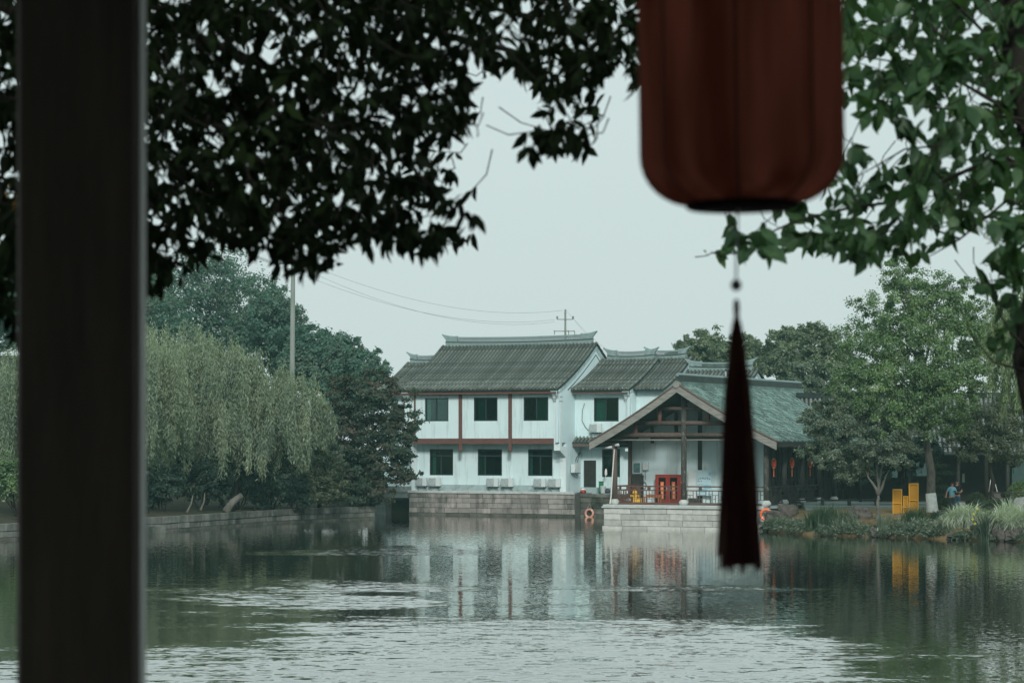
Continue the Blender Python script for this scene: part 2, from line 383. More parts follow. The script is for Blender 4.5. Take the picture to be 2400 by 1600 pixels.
def m_water():
    m, t, b = nt('pond_water')
    tc = t.nodes.new('ShaderNodeTexCoord')
    def nz(sx, sy, scale, detail, rough=.55, dist=0.0):
        mp = t.nodes.new('ShaderNodeMapping'); mp.inputs['Scale'].default_value = (sx, sy, 1); lnk(t, tc.outputs['Object'], mp.inputs[0])
        n = t.nodes.new('ShaderNodeTexNoise'); n.inputs['Scale'].default_value = scale; n.inputs['Detail'].default_value = detail
        n.inputs['Roughness'].default_value = rough; n.inputs['Distortion'].default_value = dist
        lnk(t, mp.outputs[0], n.inputs['Vector']); return n.outputs['Fac']
    sep = t.nodes.new('ShaderNodeSeparateXYZ'); lnk(t, tc.outputs['Object'], sep.inputs[0])
    def mth(op, a, b_=0.0, c_=None):
        n = t.nodes.new('ShaderNodeMath'); n.operation = op
        for i, x in enumerate((a, b_) if c_ is None else (a, b_, c_)):
            if isinstance(x, (int, float)): n.inputs[i].default_value = x
            else: lnk(t, x, n.inputs[i])
        return n.outputs[0]
    warp = mth('MULTIPLY', mth('SUBTRACT', nz(.3, 1.0, .22, 4, .65, .4), .5), 2.2)
    def gust(cx, cy, rx, ry, amp, soft=1.0):                 # a patch of water ruffled by a gust
        dx = mth('DIVIDE', mth('SUBTRACT', sep.outputs[0], cx), rx); dy = mth('DIVIDE', mth('SUBTRACT', sep.outputs[1], cy), ry)
        r = mth('SQRT', mth('ADD', mth('MULTIPLY', dx, dx), mth('MULTIPLY', dy, dy)))
        r = mth('ADD', r, mth('MULTIPLY', warp, 1.3))
        m_ = t.nodes.new('ShaderNodeMapRange'); m_.interpolation_type = 'SMOOTHSTEP'
        for i, x in enumerate((1.3, .40, 0.0, amp)): m_.inputs[i + 1].default_value = x
        lnk(t, r, m_.inputs[0]); return m_.outputs[0]
    pr = None
    for g in ((-1, 46, 8.0, 20, 1.0), (-8, 46, 6, 13, .7), (-6.5, 75, 4.0, 6.0, .8), (-6, 83, 6.5, 3.6, .6), (-6, 111, 5.5, 5.0, .75), (5, 82, 5, 2.0, .45), (3, 58, 7, 10, .6)):
        o_ = gust(*g); pr = o_ if pr is None else mth('MAXIMUM', pr, o_)
    pr = mth('ADD', mth('MULTIPLY', pr, .96), .035)
    def slopes(sx, sy, scale, detail):                        # wave slopes as a vector field
        mp = t.nodes.new('ShaderNodeMapping'); mp.inputs['Scale'].default_value = (sx, sy, 1); lnk(t, tc.outputs['Object'], mp.inputs[0])
        n = t.nodes.new('ShaderNodeTexNoise'); n.inputs['Scale'].default_value = scale; n.inputs['Detail'].default_value = detail
        n.inputs['Roughness'].default_value = .5; lnk(t, mp.outputs[0], n.inputs['Vector'])
        v = t.nodes.new('ShaderNodeVectorMath'); v.operation = 'SUBTRACT'; lnk(t, n.outputs['Color'], v.inputs[0]); v.inputs[1].default_value = (.5, .5, .5)
        return v.outputs[0]
    def vm(op, a_, b_):
        v = t.nodes.new('ShaderNodeVectorMath'); v.operation = op
        for i, x in enumerate((a_, b_)):
            if isinstance(x, tuple): v.inputs[i].default_value = x
            else: lnk(t, x, v.inputs[i])
        return v.outputs[0]
    def sc(a_, f):
        v = t.nodes.new('ShaderNodeVectorMath'); v.operation = 'SCALE'; lnk(t, a_, v.inputs[0])
        if isinstance(f, (int, float)): v.inputs['Scale'].default_value = f
        else: lnk(t, f, v.inputs['Scale'])
        return v.outputs[0]
    wv = vm('ADD', sc(slopes(.42, 1.0, 2.7, 2), .30), sc(slopes(.55, 1.0, 7.5, 2), .28))
    wv = vm('ADD', sc(wv, pr), sc(slopes(.8, 1.0, 9.0, 1), .07))   # plus the fine shiver of the calm water
    wv = vm('MULTIPLY', wv, (.6, 1.0, 0.0))
    cmb = t.nodes.new('ShaderNodeCombineXYZ'); lnk(t, mth('MULTIPLY', pr, -.050), cmb.inputs[1])   # at a grazing view the facets tilted this way fill more of the picture
    wv = vm('ADD', wv, cmb.outputs[0])
    nrm_ = vm('NORMALIZE', vm('ADD', wv, (0.0, 0.0, 1.0)), (0.0, 0.0, 0.0))
    t.nodes.remove(b)
    d = t.nodes.new('ShaderNodeBsdfDiffuse'); d.inputs[0].default_value = (.016, .018, .013, 1)
    g = t.nodes.new('ShaderNodeBsdfGlossy'); g.inputs['Roughness'].default_value = .03; g.inputs[0].default_value = (.99, .985, .96, 1)
    fr = t.nodes.new('ShaderNodeFresnel'); fr.inputs['IOR'].default_value = 1.33
    lnk(t, nrm_, g.inputs['Normal']); lnk(t, nrm_, fr.inputs['Normal'])
    fac = mth('POWER', fr.outputs[0], .42)
    s_ = t.nodes.new('ShaderNodeMixShader'); lnk(t, fac, s_.inputs[0]); lnk(t, d.outputs[0], s_.inputs[1]); lnk(t, g.outputs[0], s_.inputs[2])
    lnk(t, s_.outputs[0], t.nodes['Material Output'].inputs[0])
    return m
M['water'] = m_water()

LEAF = {
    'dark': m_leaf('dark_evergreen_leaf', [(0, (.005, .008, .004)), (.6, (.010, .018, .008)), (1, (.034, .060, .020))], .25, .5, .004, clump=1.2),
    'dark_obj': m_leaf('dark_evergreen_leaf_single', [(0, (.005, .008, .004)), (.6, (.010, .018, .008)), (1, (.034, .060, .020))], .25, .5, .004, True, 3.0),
    'cherry': m_leaf('mid_green_leaf', [(0, (.020, .048, .023)), (.5, (.046, .108, .048)), (1, (.10, .19, .07))], .38, .45, .02, clump=1.5),
    'cherry_obj': m_leaf('mid_green_leaf_single', [(0, (.020, .048, .023)), (.5, (.046, .108, .048)), (1, (.10, .19, .07))], .38, .45, .02, True, 3.0),
    'willow': m_leaf('willow_leaf', [(0, (.13, .185, .14)), (.5, (.23, .30, .21)), (1, (.38, .45, .29))], .35, .5, .04, clump=.35),
    'willow_bright': m_leaf('bright_willow_leaf', [(0, (.12, .18, .085)), (.5, (.20, .28, .13)), (1, (.30, .38, .19))], .4, .5, .04, clump=.35),
    'hill': m_leaf('hazed_hill_leaf', [(0, (.042, .105, .082)), (.5, (.078, .165, .125)), (1, (.17, .18, .125))], .25, .6, .02, clump=.22),  # distance haze put into the colour, lighter and more teal
    'maple': m_leaf('maple_leaf', [(0, (.030, .060, .042)), (.52, (.052, .088, .058)), (.70, (.090, .080, .058)), (1, (.135, .052, .048))], .3, .5, .03, clump=.42),
    'olive': m_leaf('olive_leaf', [(0, (.035, .055, .035)), (.5, (.085, .115, .065)), (1, (.18, .20, .11))], .3, .5, .04, clump=.6),
    'camphor': m_leaf('camphor_leaf', [(0, (.055, .11, .05)), (.5, (.13, .22, .085)), (1, (.26, .38, .14))], .35, .45, .05, clump=.5),
    'bamboo': m_leaf('grove_leaf', [(0, (.07, .11, .07)), (.5, (.14, .19, .11)), (1, (.24, .29, .16))], .3, .5, .04, clump=.35),
    'grey': m_leaf('grey_green_leaf', [(0, (.06, .095, .065)), (.5, (.12, .165, .11)), (1, (.22, .27, .18))], .3, .5, .05, clump=.6),
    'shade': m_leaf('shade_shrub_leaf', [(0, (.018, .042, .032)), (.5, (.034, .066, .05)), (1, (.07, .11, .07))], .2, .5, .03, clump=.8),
    'hedge': m_leaf('clipped_hedge_leaf', [(0, (.030, .052, .028)), (.5, (.055, .085, .045)), (1, (.10, .14, .07))], .25, .5, .03, clump=1.5),
    'hedge_bright': m_leaf('bright_hedge_leaf', [(0, (.06, .11, .04)), (.5, (.11, .18, .06)), (1, (.18, .27, .09))], .3, .5, .03, clump=1.5),
    'reed': m_leaf('reed_blade', [(0, (.035, .065, .035)), (.5, (.06, .11, .055)), (1, (.11, .17, .085))], .3, .4, .05, clump=1.2),
    'iris': m_leaf('iris_blade', [(0, (.018, .035, .022)), (.5, (.032, .058, .034)), (1, (.06, .09, .05))], .25, .4, .05, clump=1.2),
    'weed': m_leaf('waterside_weed', [(0, (.055, .09, .055)), (.5, (.14, .19, .13)), (1, (.34, .40, .31))], .3, .45, .06, clump=1.0),
    'silver': m_leaf('silver_grass', [(0, (.30, .37, .29)), (.5, (.52, .60, .50)), (1, (.72, .80, .70))], .35, .5, .04, clump=.9),
    'amber': m_leaf('amber_leaf', [(0, (.16, .09, .012)), (1, (.34, .20, .02))], .4, .5, .03),
}

# ------------------------------------------------------------------ ground, water, banks
def sheet(name, pts, z_of, mat, kind='structure'):
    pass

def quadgrid(name, rows, mat, smooth=True):
    """rows: list of lists of points, lofted"""
    mb = MB(); n = len(rows[0])
    for r in rows: mb.v.extend([tuple(p) for p in r])
    for i in range(len(rows) - 1):
        for j in range(n - 1):
            mb.f.append((i * n + j, i * n + j + 1, (i + 1) * n + j + 1, (i + 1) * n + j))
    return mb.build(name, mat, None, smooth)

tag(MB().add([(-230, -40, -1.2), (230, -40, -1.2), (230, 295, -1.2), (-230, 295, -1.2)], [(0, 1, 2, 3)]).build('ground', M['bed']), kind='structure')
tag(MB().add([(-160, -20, 0), (160, -20, 0), (160, 190, 0), (-160, 190, 0)], [(0, 1, 2, 3)]).build('water', M['water']), kind='structure')

# left bank: waterline as seen across the pond
LB = [(-700, 108), (-300, 115), (0, 123), (170, 128), (340, 133.5), (460, 139), (572, 145.4), (650, 150), (735, 153.5), (870, 157.5)]
LBP = [Vector((gx(p, y), y, 0)) for p, y in LB]
rows = []
for dz, off in ((-1.0, .25), (.72, .3), (.95, 3.0), (1.5, 9), (3.5, 26), (9, 60), (13, 110), (13, 150)):
    r = []
    for i, p in enumerate(LBP):
        a = LBP[max(i - 1, 0)]; b = LBP[min(i + 1, len(LBP) - 1)]
        d = (b - a).normalized(); nrm = Vector((-d.y, d.x, 0))
        fade = 1.0 if i < 7 else (1.0 - .8 * (i - 6) / 3)
        z = dz if off < 5 else .9 + (dz - .9) * fade
        q = p + nrm * off * (1 if off < 20 else .75) + Vector((random.uniform(-.1, .1), random.uniform(-.1, .1), z + (random.uniform(-.06, .06) if off > 1 else 0)))
        r.append(q)
    rows.append(r)
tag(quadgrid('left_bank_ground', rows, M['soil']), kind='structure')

# back land under the houses and beyond
tag(MB().box(-70, 120, 170, 290, -1.0, 1.0).build('back_ground', M['grassland']), kind='structure')

hill_rows = []
for j in range(9):
    Yh = 172 + j * 14; r = []
    for i in range(14):
        X = -100 + i * 7.0
        z = 1.0 + 12.0 * (1 / (1 + math.exp((X + 24) / 6.0))) * min(1.0, j / 3.0) + random.uniform(-.3, .3)
        r.append((X, Yh, z))
    hill_rows.append(r)
tag(quadgrid('hill', hill_rows, M['grassland']), kind='structure')

# right bank
RB = [(1770, 137), (1830, 133.5), (1900, 130.5), (1960, 129), (2010, 128.2), (2060, 127.2), (2120, 126.2), (2200, 124.5), (2300, 122.6), (2420, 120.5), (2700, 116), (3200, 108)]
RBP = [Vector((gx(p, y), y, 0)) for p, y in RB]
rows = []
for dz, off in ((-1.0, -.2), (.10, .0), (.45, .8), (.80, 2.2), (1.1, 4.2), (1.25, 6.5), (1.3, 14), (1.3, 60)):
    rows.append([p + Vector((off * .18 + random.uniform(-.1, .1), off + random.uniform(-.15, .15), dz + random.uniform(-.05, .05) * (off > 0))) for p in RBP])
tag(quadgrid('right_bank_ground', rows, M['earth']), kind='structure')

# ------------------------------------------------------------------ stone courses
def stones(parent, plane, u0, u1, courses, depth, mat, wmin, wmax, gap=.018, batter=0.0, rough=.015, name='stone_block'):
    """each stone a mesh of its own; plane(u, w, out) -> point of the wall, out = distance in front of the bed"""
    for ci, (w0, w1) in enumerate(courses):
        u = u0 - random.uniform(0, wmin * .5)
        while u < u1 - .05:
            L = random.uniform(wmin, wmax)
            a, b = max(u, u0), min(u + L, u1)
            if u1 - b < wmin * .45: b = u1
            if b - a > .08:
                g = gap / 2
                out = depth + random.uniform(-rough, rough)
                jt = lambda: random.uniform(-.012, .012)
                c = MB(); q = []
                for o_, e in ((0.0, 0.0), (out - .02, 0.0), (out, .018)):
                    for (uu, ww, su, sw) in ((a + g, w0 + g, 1, 1), (b - g, w0 + g, -1, 1), (b - g, w1 - g, -1, -1), (a + g, w1 - g, 1, -1)):
                        q.append(plane(uu + su * e + (jt() * .5 if e else 0), ww + sw * e + (jt() * .5 if e else 0), o_ + (jt() * .5 if e else 0)))
                c.add(q, [(0, 1, 5, 4), (1, 2, 6, 5), (2, 3, 7, 6), (3, 0, 4, 7), (4, 5, 9, 8), (5, 6, 10, 9), (6, 7, 11, 10), (7, 4, 8, 11), (8, 9, 10, 11)])
                c.build(name, mat, parent)
            u = b if b < u1 else u1
            if b >= u1 - .05: break

TH = math.radians(26.0)
cT, sT = math.cos(TH), math.sin(TH)
HO = Vector((3.65, 163.0, 0.0))                      # house frame: u along the front (to the right and nearer), v into the depth, w up
def HU(px, v):
    k = (px - 1200.0) / F
    return (k * (HO.y + v * cT) - HO.x - v * sT) / (cT + k * sT)

# left bank wall
lbw = empty('bank_wall', LBP[4]); tag(lbw, 'low stone bank wall curving along the pond under the willows', 'wall')
acc = [0.0]
for i in range(1, len(LBP)): acc.append(acc[-1] + (LBP[i] - LBP[i - 1]).length)
def lb_at(u):
    for i in range(len(LBP) - 1):
        if u <= acc[i + 1] or i == len(LBP) - 2:
            t = (u - acc[i]) / (acc[i + 1] - acc[i]); p = LBP[i].lerp(LBP[i + 1], t)
            d = (LBP[i + 1] - LBP[i]).normalized(); return p, Vector((d.y, -d.x, 0))
def lb_plane(u, w, out):
    p, n = lb_at(min(max(u, 0.01), acc[-1] - .01)); return (p + n * out + Vector((0, 0, w))) - LBP[4]
U_LB = acc[1]
stones(lbw, lb_plane, U_LB, acc[-1], [(.14, .46)], .32, M['stone_bank'], .7, 1.5)
stones(lbw, lb_plane, U_LB, acc[-1], [(-.3, .14)], .33, M['stone_wet'], .7, 1.5)
stones(lbw, lb_plane, U_LB, acc[-1], [(.46, .86)], .36, M['stone_bank'], .5, 1.1, name='coping_block')
bed = MB(); k = 40
for i in range(k + 1):
    u = U_LB + (acc[-1] - U_LB) * i / k
    bed.v.append(tuple(lb_plane(u, -1.0, .2))); bed.v.append(tuple(lb_plane(u, .82, .2))); bed.v.append(tuple(lb_plane(u, .82, -.5)))
for i in range(k):
    for j in range(2): bed.f.append((i * 3 + j, i * 3 + 3 + j, i * 3 + 4 + j, i * 3 + 1 + j))
bed.build('wall_core', M['mortar'], lbw)
# low landing blocks in front of the bank wall
ld = empty('landing_step', lb_at(acc[4])[0]); tag(ld, 'pale stone landing step at the waterline beside the dark pillar', 'step')
for i, (a, b) in enumerate(((-3.1, -1.3), (-1.3, -.2), (-.2, .9))):
    p, n = lb_at(acc[4] + a); p2, _ = lb_at(acc[4] + b); o = lb_at(acc[4])[0]
    mb = MB(); q = [p + n * .35, p2 + n * .35, p2 + n * .85, p + n * .85]
    mb.add([tuple(x - o + Vector((0, 0, -.4))) for x in q] + [tuple(x - o + Vector((0, 0, .40 - .02 * i))) for x in q],
           [(0, 1, 2, 3), (4, 7, 6, 5), (0, 4, 5, 1), (1, 5, 6, 2), (2, 6, 7, 3), (3, 7, 4, 0)])
    mb.build('stone_block', M['stone_bank'], ld)

# ------------------------------------------------------------------ Chinese tiled roofs
def prof(v0, w0, v1, w1, a=.72, n=14, back=True):
    P_ = []
    for i in range(n + 1):
        t = i / n; P_.append((v0 + (v1 - v0) * t, w0 + (w1 - w0) * (a * t + (1 - a) * t * t)))
    return P_

def row_mesh(name, pts, r, seg):
    """one row of overlapping half-round tiles running up the slope (u = 0)"""
    import itertools
    L = [0.0]
    for i in range(1, len(pts)): L.append(L[-1] + math.dist(pts[i], pts[i - 1]))
    n = max(2, int(L[-1] / seg)); mb = MB()
    def pt(s):
        s = min(max(s, 0), L[-1] - 1e-6)
        for i in range(len(pts) - 1):
            if s <= L[i + 1]:
                t = (s - L[i]) / (L[i + 1] - L[i]); a, b = pts[i], pts[i + 1]
                d = ((b[0] - a[0]) / (L[i + 1] - L[i]), (b[1] - a[1]) / (L[i + 1] - L[i]))
                return (a[0] + (b[0] - a[0]) * t, a[1] + (b[1] - a[1]) * t), d
    for k in range(n):
        for (s, rr) in ((L[-1] * k / n, r * 1.10), (L[-1] * (k + 1) / n, r * .82)):
            p, d = pt(s); nx, nz = -d[1], d[0]
            if nz < 0: nx, nz = -nx, -nz
            for j in range(6):
                a = math.pi * j / 5
                h = rr * math.sin(a) * 1.15
                mb.v.append((rr * math.cos(a), p[0] + nx * h, p[1] + nz * h))
        b = k * 12
        for j in range(5): mb.f.append((b + j, b + 6 + j, b + 7 + j, b + j + 1))
        mb.f.append(tuple(b + j for j in range(6)))
    return mb.mesh(name)

def ridge(parent, u0, u1, v, w, h=.5, lift=.15, mat=None):
    mat = mat or M['ridge']
    L = u1 - u0
    def zc(u): t = abs((u - (u0 + u1) / 2) / (L / 2)); return w + .10 * t * t
    mb = MB()
    n = 24
    for i in range(n):
        a, b = u0 + L * i / n, u0 + L * (i + 1) / n
        mb.add([(a, v - .16, w - .12), (b, v - .16, w - .12), (b, v + .16, w - .12), (a, v + .16, w - .12),
                (a, v - .16, zc(a) + .10), (b, v - .16, zc(b) + .10), (b, v + .16, zc(b) + .10), (a, v + .16, zc(a) + .10)],
               [(0, 1, 5, 4), (2, 3, 7, 6), (4, 5, 6, 7), (0, 4, 7, 3), (1, 2, 6, 5)])
    mb.build('ridge_base', mat, parent)
    mb = MB()
    for i in range(n):
        a, b = u0 + L * i / n, u0 + L * (i + 1) / n
        for z0, z1, d in ((.10, .15, .2),):
            mb.add([(a, v - d, zc(a) + z0), (b, v - d, zc(b) + z0), (b, v + d, zc(b) + z0), (a, v + d, zc(a) + z0),
                    (a, v - d, zc(a) + z1), (b, v - d, zc(b) + z1), (b, v + d, zc(b) + z1), (a, v + d, zc(a) + z1)],
                   [(0, 1, 5, 4), (2, 3, 7, 6), (4, 5, 6, 7), (0, 3, 2, 1), (0, 4, 7, 3), (1, 2, 6, 5)])
    mb.build('ridge_moulding', M['ridge_dark'], parent)
    e = min(.9, L * .2)
    mb = MB()
    N = max(6, int((L - 2 * e) / .17))
    for r_ in range(2):
        for i in range(N):
            a = u0 + e + (L - 2 * e) * (i + (.5 if r_ else 0)) / N; bq = a + (L - 2 * e) / N
            if bq > u1 - e + .1: continue
            z0 = zc(a) + .15 + r_ * (h - .27) / 2; z1 = z0 + (h - .27) / 2; m_ = (a + bq) / 2; th = .014
            # an arch of two slanting bars: a stacked-tile opening
            for (p, q) in (((a, z0), (m_, z1)), ((m_, z1), (bq, z0))):
                mb.add([(p[0] - th, v - .06, p[1]), (p[0] + th, v - .06, p[1]), (q[0] + th, v - .06, q[1]), (q[0] - th, v - .06, q[1]),
                        (p[0] - th, v + .06, p[1]), (p[0] + th, v + .06, p[1]), (q[0] + th, v + .06, q[1]), (q[0] - th, v + .06, q[1])],
                       [(0, 1, 2, 3), (7, 6, 5, 4), (0, 3, 7, 4), (1, 5, 6, 2)])
    mb.build('ridge_lattice', mat, parent)
    mb = MB()
    for i in range(n):
        a, b = u0 + e + (L - 2 * e) * i / n, u0 + e + (L - 2 * e) * (i + 1) / n
        for d, z0, z1 in ((.11, h - .12, h - .05), (.07, h - .05, h)):
            mb.add([(a, v - d, zc(a) + z0), (b, v - d, zc(b) + z0), (b, v + d, zc(b) + z0), (a, v + d, zc(a) + z0),
                    (a, v - d, zc(a) + z1), (b, v - d, zc(b) + z1), (b, v + d, zc(b) + z1), (a, v + d, zc(a) + z1)],
                   [(0, 1, 5, 4), (2, 3, 7, 6), (4, 5, 6, 7), (0, 3, 2, 1)])
    mb.build('ridge_cap', mat, parent)
    for sgn, ue in ((-1, u0), (1, u1)):
        # solid upswept end piece
        ui = ue - sgn * e
        pts = [(ui, w + .15), (ue - sgn * .02, w + .22)]
        k = 6
        lower = [(ui + (ue - ui) * i / k + sgn * .18 * (i / k) ** 3, zc(ue) + .10 + .06 * (i / k)) for i in range(k + 1)]
        tip = [(ue + sgn * .10, zc(ue) + .10 + .12), (ue + sgn * .34, zc(ue) + h + lift)]
        upper = [(ui + (ue + sgn * .34 - ui) * i / k, zc(ui) + h + (zc(ue) - zc(ui) + lift) * (i / k) ** 2.2) for i in range(k, -1, -1)]
        mb = MB(); mb.prism(lower[:-1] + [(ue, zc(ue) + .14), (ue + sgn * .04, zc(ue) + .3)] + upper, 'y', v - .08, v + .08)
        mb.build('ridge_end', mat, parent)
        mb = MB()
        mb.tube([(p[0], v, p[1]) for p in upper], [.06] * (len(upper) - 1) + [.09], 6); mb.build('ridge_end_cap', mat, parent)

def tiled_roof(parent, u0, u1, v0, w0, vr, wr, vb, wb, spacing=.275, r=.095, ridge_u=None, fascia='wood_red', rh=.5, left_verge=True, th=.14):
    front = prof(v0, w0, vr, wr); back = prof(vb, wb, vr, wr)
    roof = empty('roof', (0, 0, 0)); roof.parent = parent
    mb = MB()
    for pr in (front, back):
        n = len(pr)
        vs = [(u, p[0], p[1] - t_) for u in (u0, u1) for t_ in (0, th) for p in pr]
        A, B, C, D = 0, n, 2 * n, 3 * n
        fs = []
        for i in range(n - 1):
            fs += [(A + i, A + i + 1, C + i + 1, C + i), (B + i, D + i, D + i + 1, B + i + 1), (A + i, B + i, B + i + 1, A + i + 1), (C + i, C + i + 1, D + i + 1, D + i)]
        fs += [(A, C, D, B)]
        mb.add(vs, fs)
    mb.build('tile_bed', M['tile_dark'], roof)
    me = row_mesh('tile_row', front, r, .27); me.materials.append(M['tile'])
    n = max(2, int(round((u1 - u0 - 2 * r) / spacing))); sp = (u1 - u0 - 2 * r) / n
    for i in range(n + 1):
        o = link(bpy.data.objects.new('tile_row', me), roof); o.location = (u0 + r + sp * i, random.uniform(-.012, .012), random.uniform(-.008, .008))
    # shallow pan tiles seen between the rows
    pm = row_mesh('pan_row', [(p[0], p[1] + .004) for p in front], r * .42, .27); pm.materials.append(M['tile'])
    meb = row_mesh('rear_tile_row', back, r, .54); meb.materials.append(M['tile'])
    for i in range(0, n + 1, 1):
        o = link(bpy.data.objects.new('rear_tile_row', meb), roof); o.location = (u0 + r + sp * i, 0, 0)
    # eave end discs
    cap = MB()
    for i in range(n + 1):
        u = u0 + r + sp * i
        cap.lathe([(r * 1.02, 0), (r * 1.02, .03)], 8, (0, 0, 0))
        for j in range(16):
            x, y, z = cap.v[-16 + j]; cap.v[-16 + j] = (u + x, v0 - .015 - z, w0 + .03 + y)
    cap.build('eave_tile_ends', M['tile'], roof)
    ru = ridge_u or (u0 + .35, u1 - .35)
    ridge(roof, ru[0], ru[1], vr, wr + .04, rh)
    if fascia:
        MB().box(u0 + .05, u1 - .05, v0 + .12, v0 + .20, w0 - .34, w0 - .10).build('fascia_board', M[fascia], roof)
        MB().box(u0 + .05, u1 - .05, v0 + .20, v0 + .9, w0 - .16, w0 - .14).build('soffit', M['plaster_trim'], roof)
    return roof

def gable_wall(parent, u, front, back, wbase, mat, t=.2, name='gable_wall', drop=.16):
    pts = [(front[0][0] + .35, wbase)] + [(p[0], p[1] - drop) for p in front if p[0] > front[0][0] + .34]
    bk = [(p[0], p[1] - drop) for p in back if p[0] < back[0][0] - .34]
    pts += bk[::-1][1:] + [(back[0][0] - .35, wbase)]
    MB().prism(pts, 'x', u - t, u).build(name, mat, parent)

def rake_band(parent, u, pr, off0, off1, proud, mat, name, skip=1):
    mb = MB()
    n = len(pr)
    for i in range(skip, n - 1):
        a, b = pr[i], pr[i + 1]
        mb.add([(u + .002, a[0], a[1] - off0), (u + .002, b[0], b[1] - off0), (u + .002, b[0], b[1] - off1), (u + .002, a[0], a[1] - off1),
                (u + proud, a[0], a[1] - off0), (u + proud, b[0], b[1] - off0), (u + proud, b[0], b[1] - off1), (u + proud, a[0], a[1] - off1)],
               [(4, 5, 6, 7), (0, 1, 5, 4), (3, 7, 6, 2), (0, 4, 7, 3), (1, 2, 6, 5)])
    mb.build(name, mat, parent)

def wall_front(parent, name, u0, u1, w0, w1, v, holes, mat, reveal=.12):
    us = sorted({u0, u1} | {x for h in holes for x in h[:2]}); ws = sorted({w0, w1} | {x for h in holes for x in h[2:4]})
    mb = MB()
    for a, b in zip(us, us[1:]):
        for c, d in zip(ws, ws[1:]):
            if any(h[0] <= (a + b) / 2 <= h[1] and h[2] <= (c + d) / 2 <= h[3] for h in holes): continue
            mb.add([(a, v, c), (b, v, c), (b, v, d), (a, v, d)], [(0, 1, 2, 3)])
    for h in holes:
        a, b, c, d = h[:4]
        mb.add([(a, v, c), (b, v, c), (b, v, d), (a, v, d), (a, v + reveal, c), (b, v + reveal, c), (b, v + reveal, d), (a, v + reveal, d)],
               [(0, 4, 5, 1), (1, 5, 6, 2), (2, 6, 7, 3), (3, 7, 4, 0)])
    return mb.build(name, mat, parent)

def window(parent, u0, u1, w0, w1, v, transom=0.0, split=.5, curtain=None, left_pale=False):
    """dark framed sliding window set in the wall at depth v"""
    fr = MB(); b = .085
    fr.box(u0, u0 + b, v - .05, v + .07, w0, w1).box(u1 - b, u1, v - .05, v + .07, w0, w1)
    fr.box(u0 + b, u1 - b, v - .05, v + .07, w0, w0 + b).box(u0 + b, u1 - b, v - .05, v + .07, w1 - b, w1)
    wt = w1 - b
    if transom:
        wt = w1 - transom; fr.box(u0 + b, u1 - b, v - .048, v + .068, wt - b, wt); wt -= b
    um = u0 + (u1 - u0) * split
    fr.box(um - .04, um + .04, v - .046, v + .066, w0 + b, wt)
    win = fr.build('window', M['frame_dark'], parent)
    for a, c in ((u0 + b, um - .04), (um + .04, u1 - b)):
        MB().box(a, c, v + .00, v + .012, w0 + b, wt).build('pane', M['glass'], win)
    if transom: MB().box(u0 + b, u1 - b, v + .0, v + .012, wt + b, w1 - b).build('pane', M['glass'], win)
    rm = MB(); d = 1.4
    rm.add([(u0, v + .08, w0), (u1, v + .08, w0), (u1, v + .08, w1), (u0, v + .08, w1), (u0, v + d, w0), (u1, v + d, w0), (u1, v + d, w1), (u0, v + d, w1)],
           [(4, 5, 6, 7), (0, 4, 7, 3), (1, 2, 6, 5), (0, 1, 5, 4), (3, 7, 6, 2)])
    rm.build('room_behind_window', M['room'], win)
    if curtain:
        a, c = u0 + (u1 - u0) * curtain[0], u0 + (u1 - u0) * curtain[1]
        mb = MB(); n = 24
        for i in range(n + 1):
            u = a + (c - a) * i / n; vv = v + .18 + .045 * math.sin(i * 1.9) + .02 * math.sin(i * .7)
            mb.v += [(u, vv, w0 + .05), (u, vv, w1 - .1)]
        for i in range(n): mb.f.append((i * 2, i * 2 + 2, i * 2 + 3, i * 2 + 1))
        mb.build('curtain', M[curtain[2] if len(curtain) > 2 else 'curtain'], win, True)
    return win

def ac_unit(name_label, parent_loc, rz, w=.86, h=.6, d=.30, group=None):
    t = empty('air_conditioner', parent_loc, rz); tag(t, name_label, 'air conditioner', group)
    MB().bbox(-w / 2, w / 2, -d / 2, d / 2, 0, h, .02).build('casing', M['ac_white'], t)
    mb = MB()
    gx0, gx1 = -w / 2 + .03, w * .16
    mb.bbox(gx0, gx1, -d / 2 - .025, -d / 2 + .01, .05, h - .05, .01)
    g = mb.build('fan_grille', M['ac_grille'], t)
    cx, cz = (gx0 + gx1) / 2, h / 2
    mb = MB()
    for R in (.06, .12, .18, .235):
        mb.tube([(cx + R * math.cos(k * math.pi / 8), -d / 2 - .03, cz + R * math.sin(k * math.pi / 8)) for k in range(17)], .008, 4, False)
    mb.build('grille_rings', M['ac_white'], g)
    for x in (-w * .36, w * .36):
        mb = MB(); mb.box(x - .02, x + .02, -d / 2 - .05, d / 2 + .12, -.045, -.003).tube([(x, -d / 2, -.05), (x, d / 2 + .12, -.38)], .014, 5)
        mb.build('bracket', M['metal_dark'], t)
    MB().tube([(w / 2 - .06, d / 2 - .05, .1), (w / 2 + .05, d / 2, .12), (w / 2 + .06, d / 2 + .1, .35), (w / 2 + .02, d / 2 + .12, .55)], .018, 5).build('pipe', M['ac_white'], t)
    return t

def hp(u, v, w):                                            # house frame to world
    return Vector((HO.x + u * cT + v * sT, HO.y - u * sT + v * cT, w))

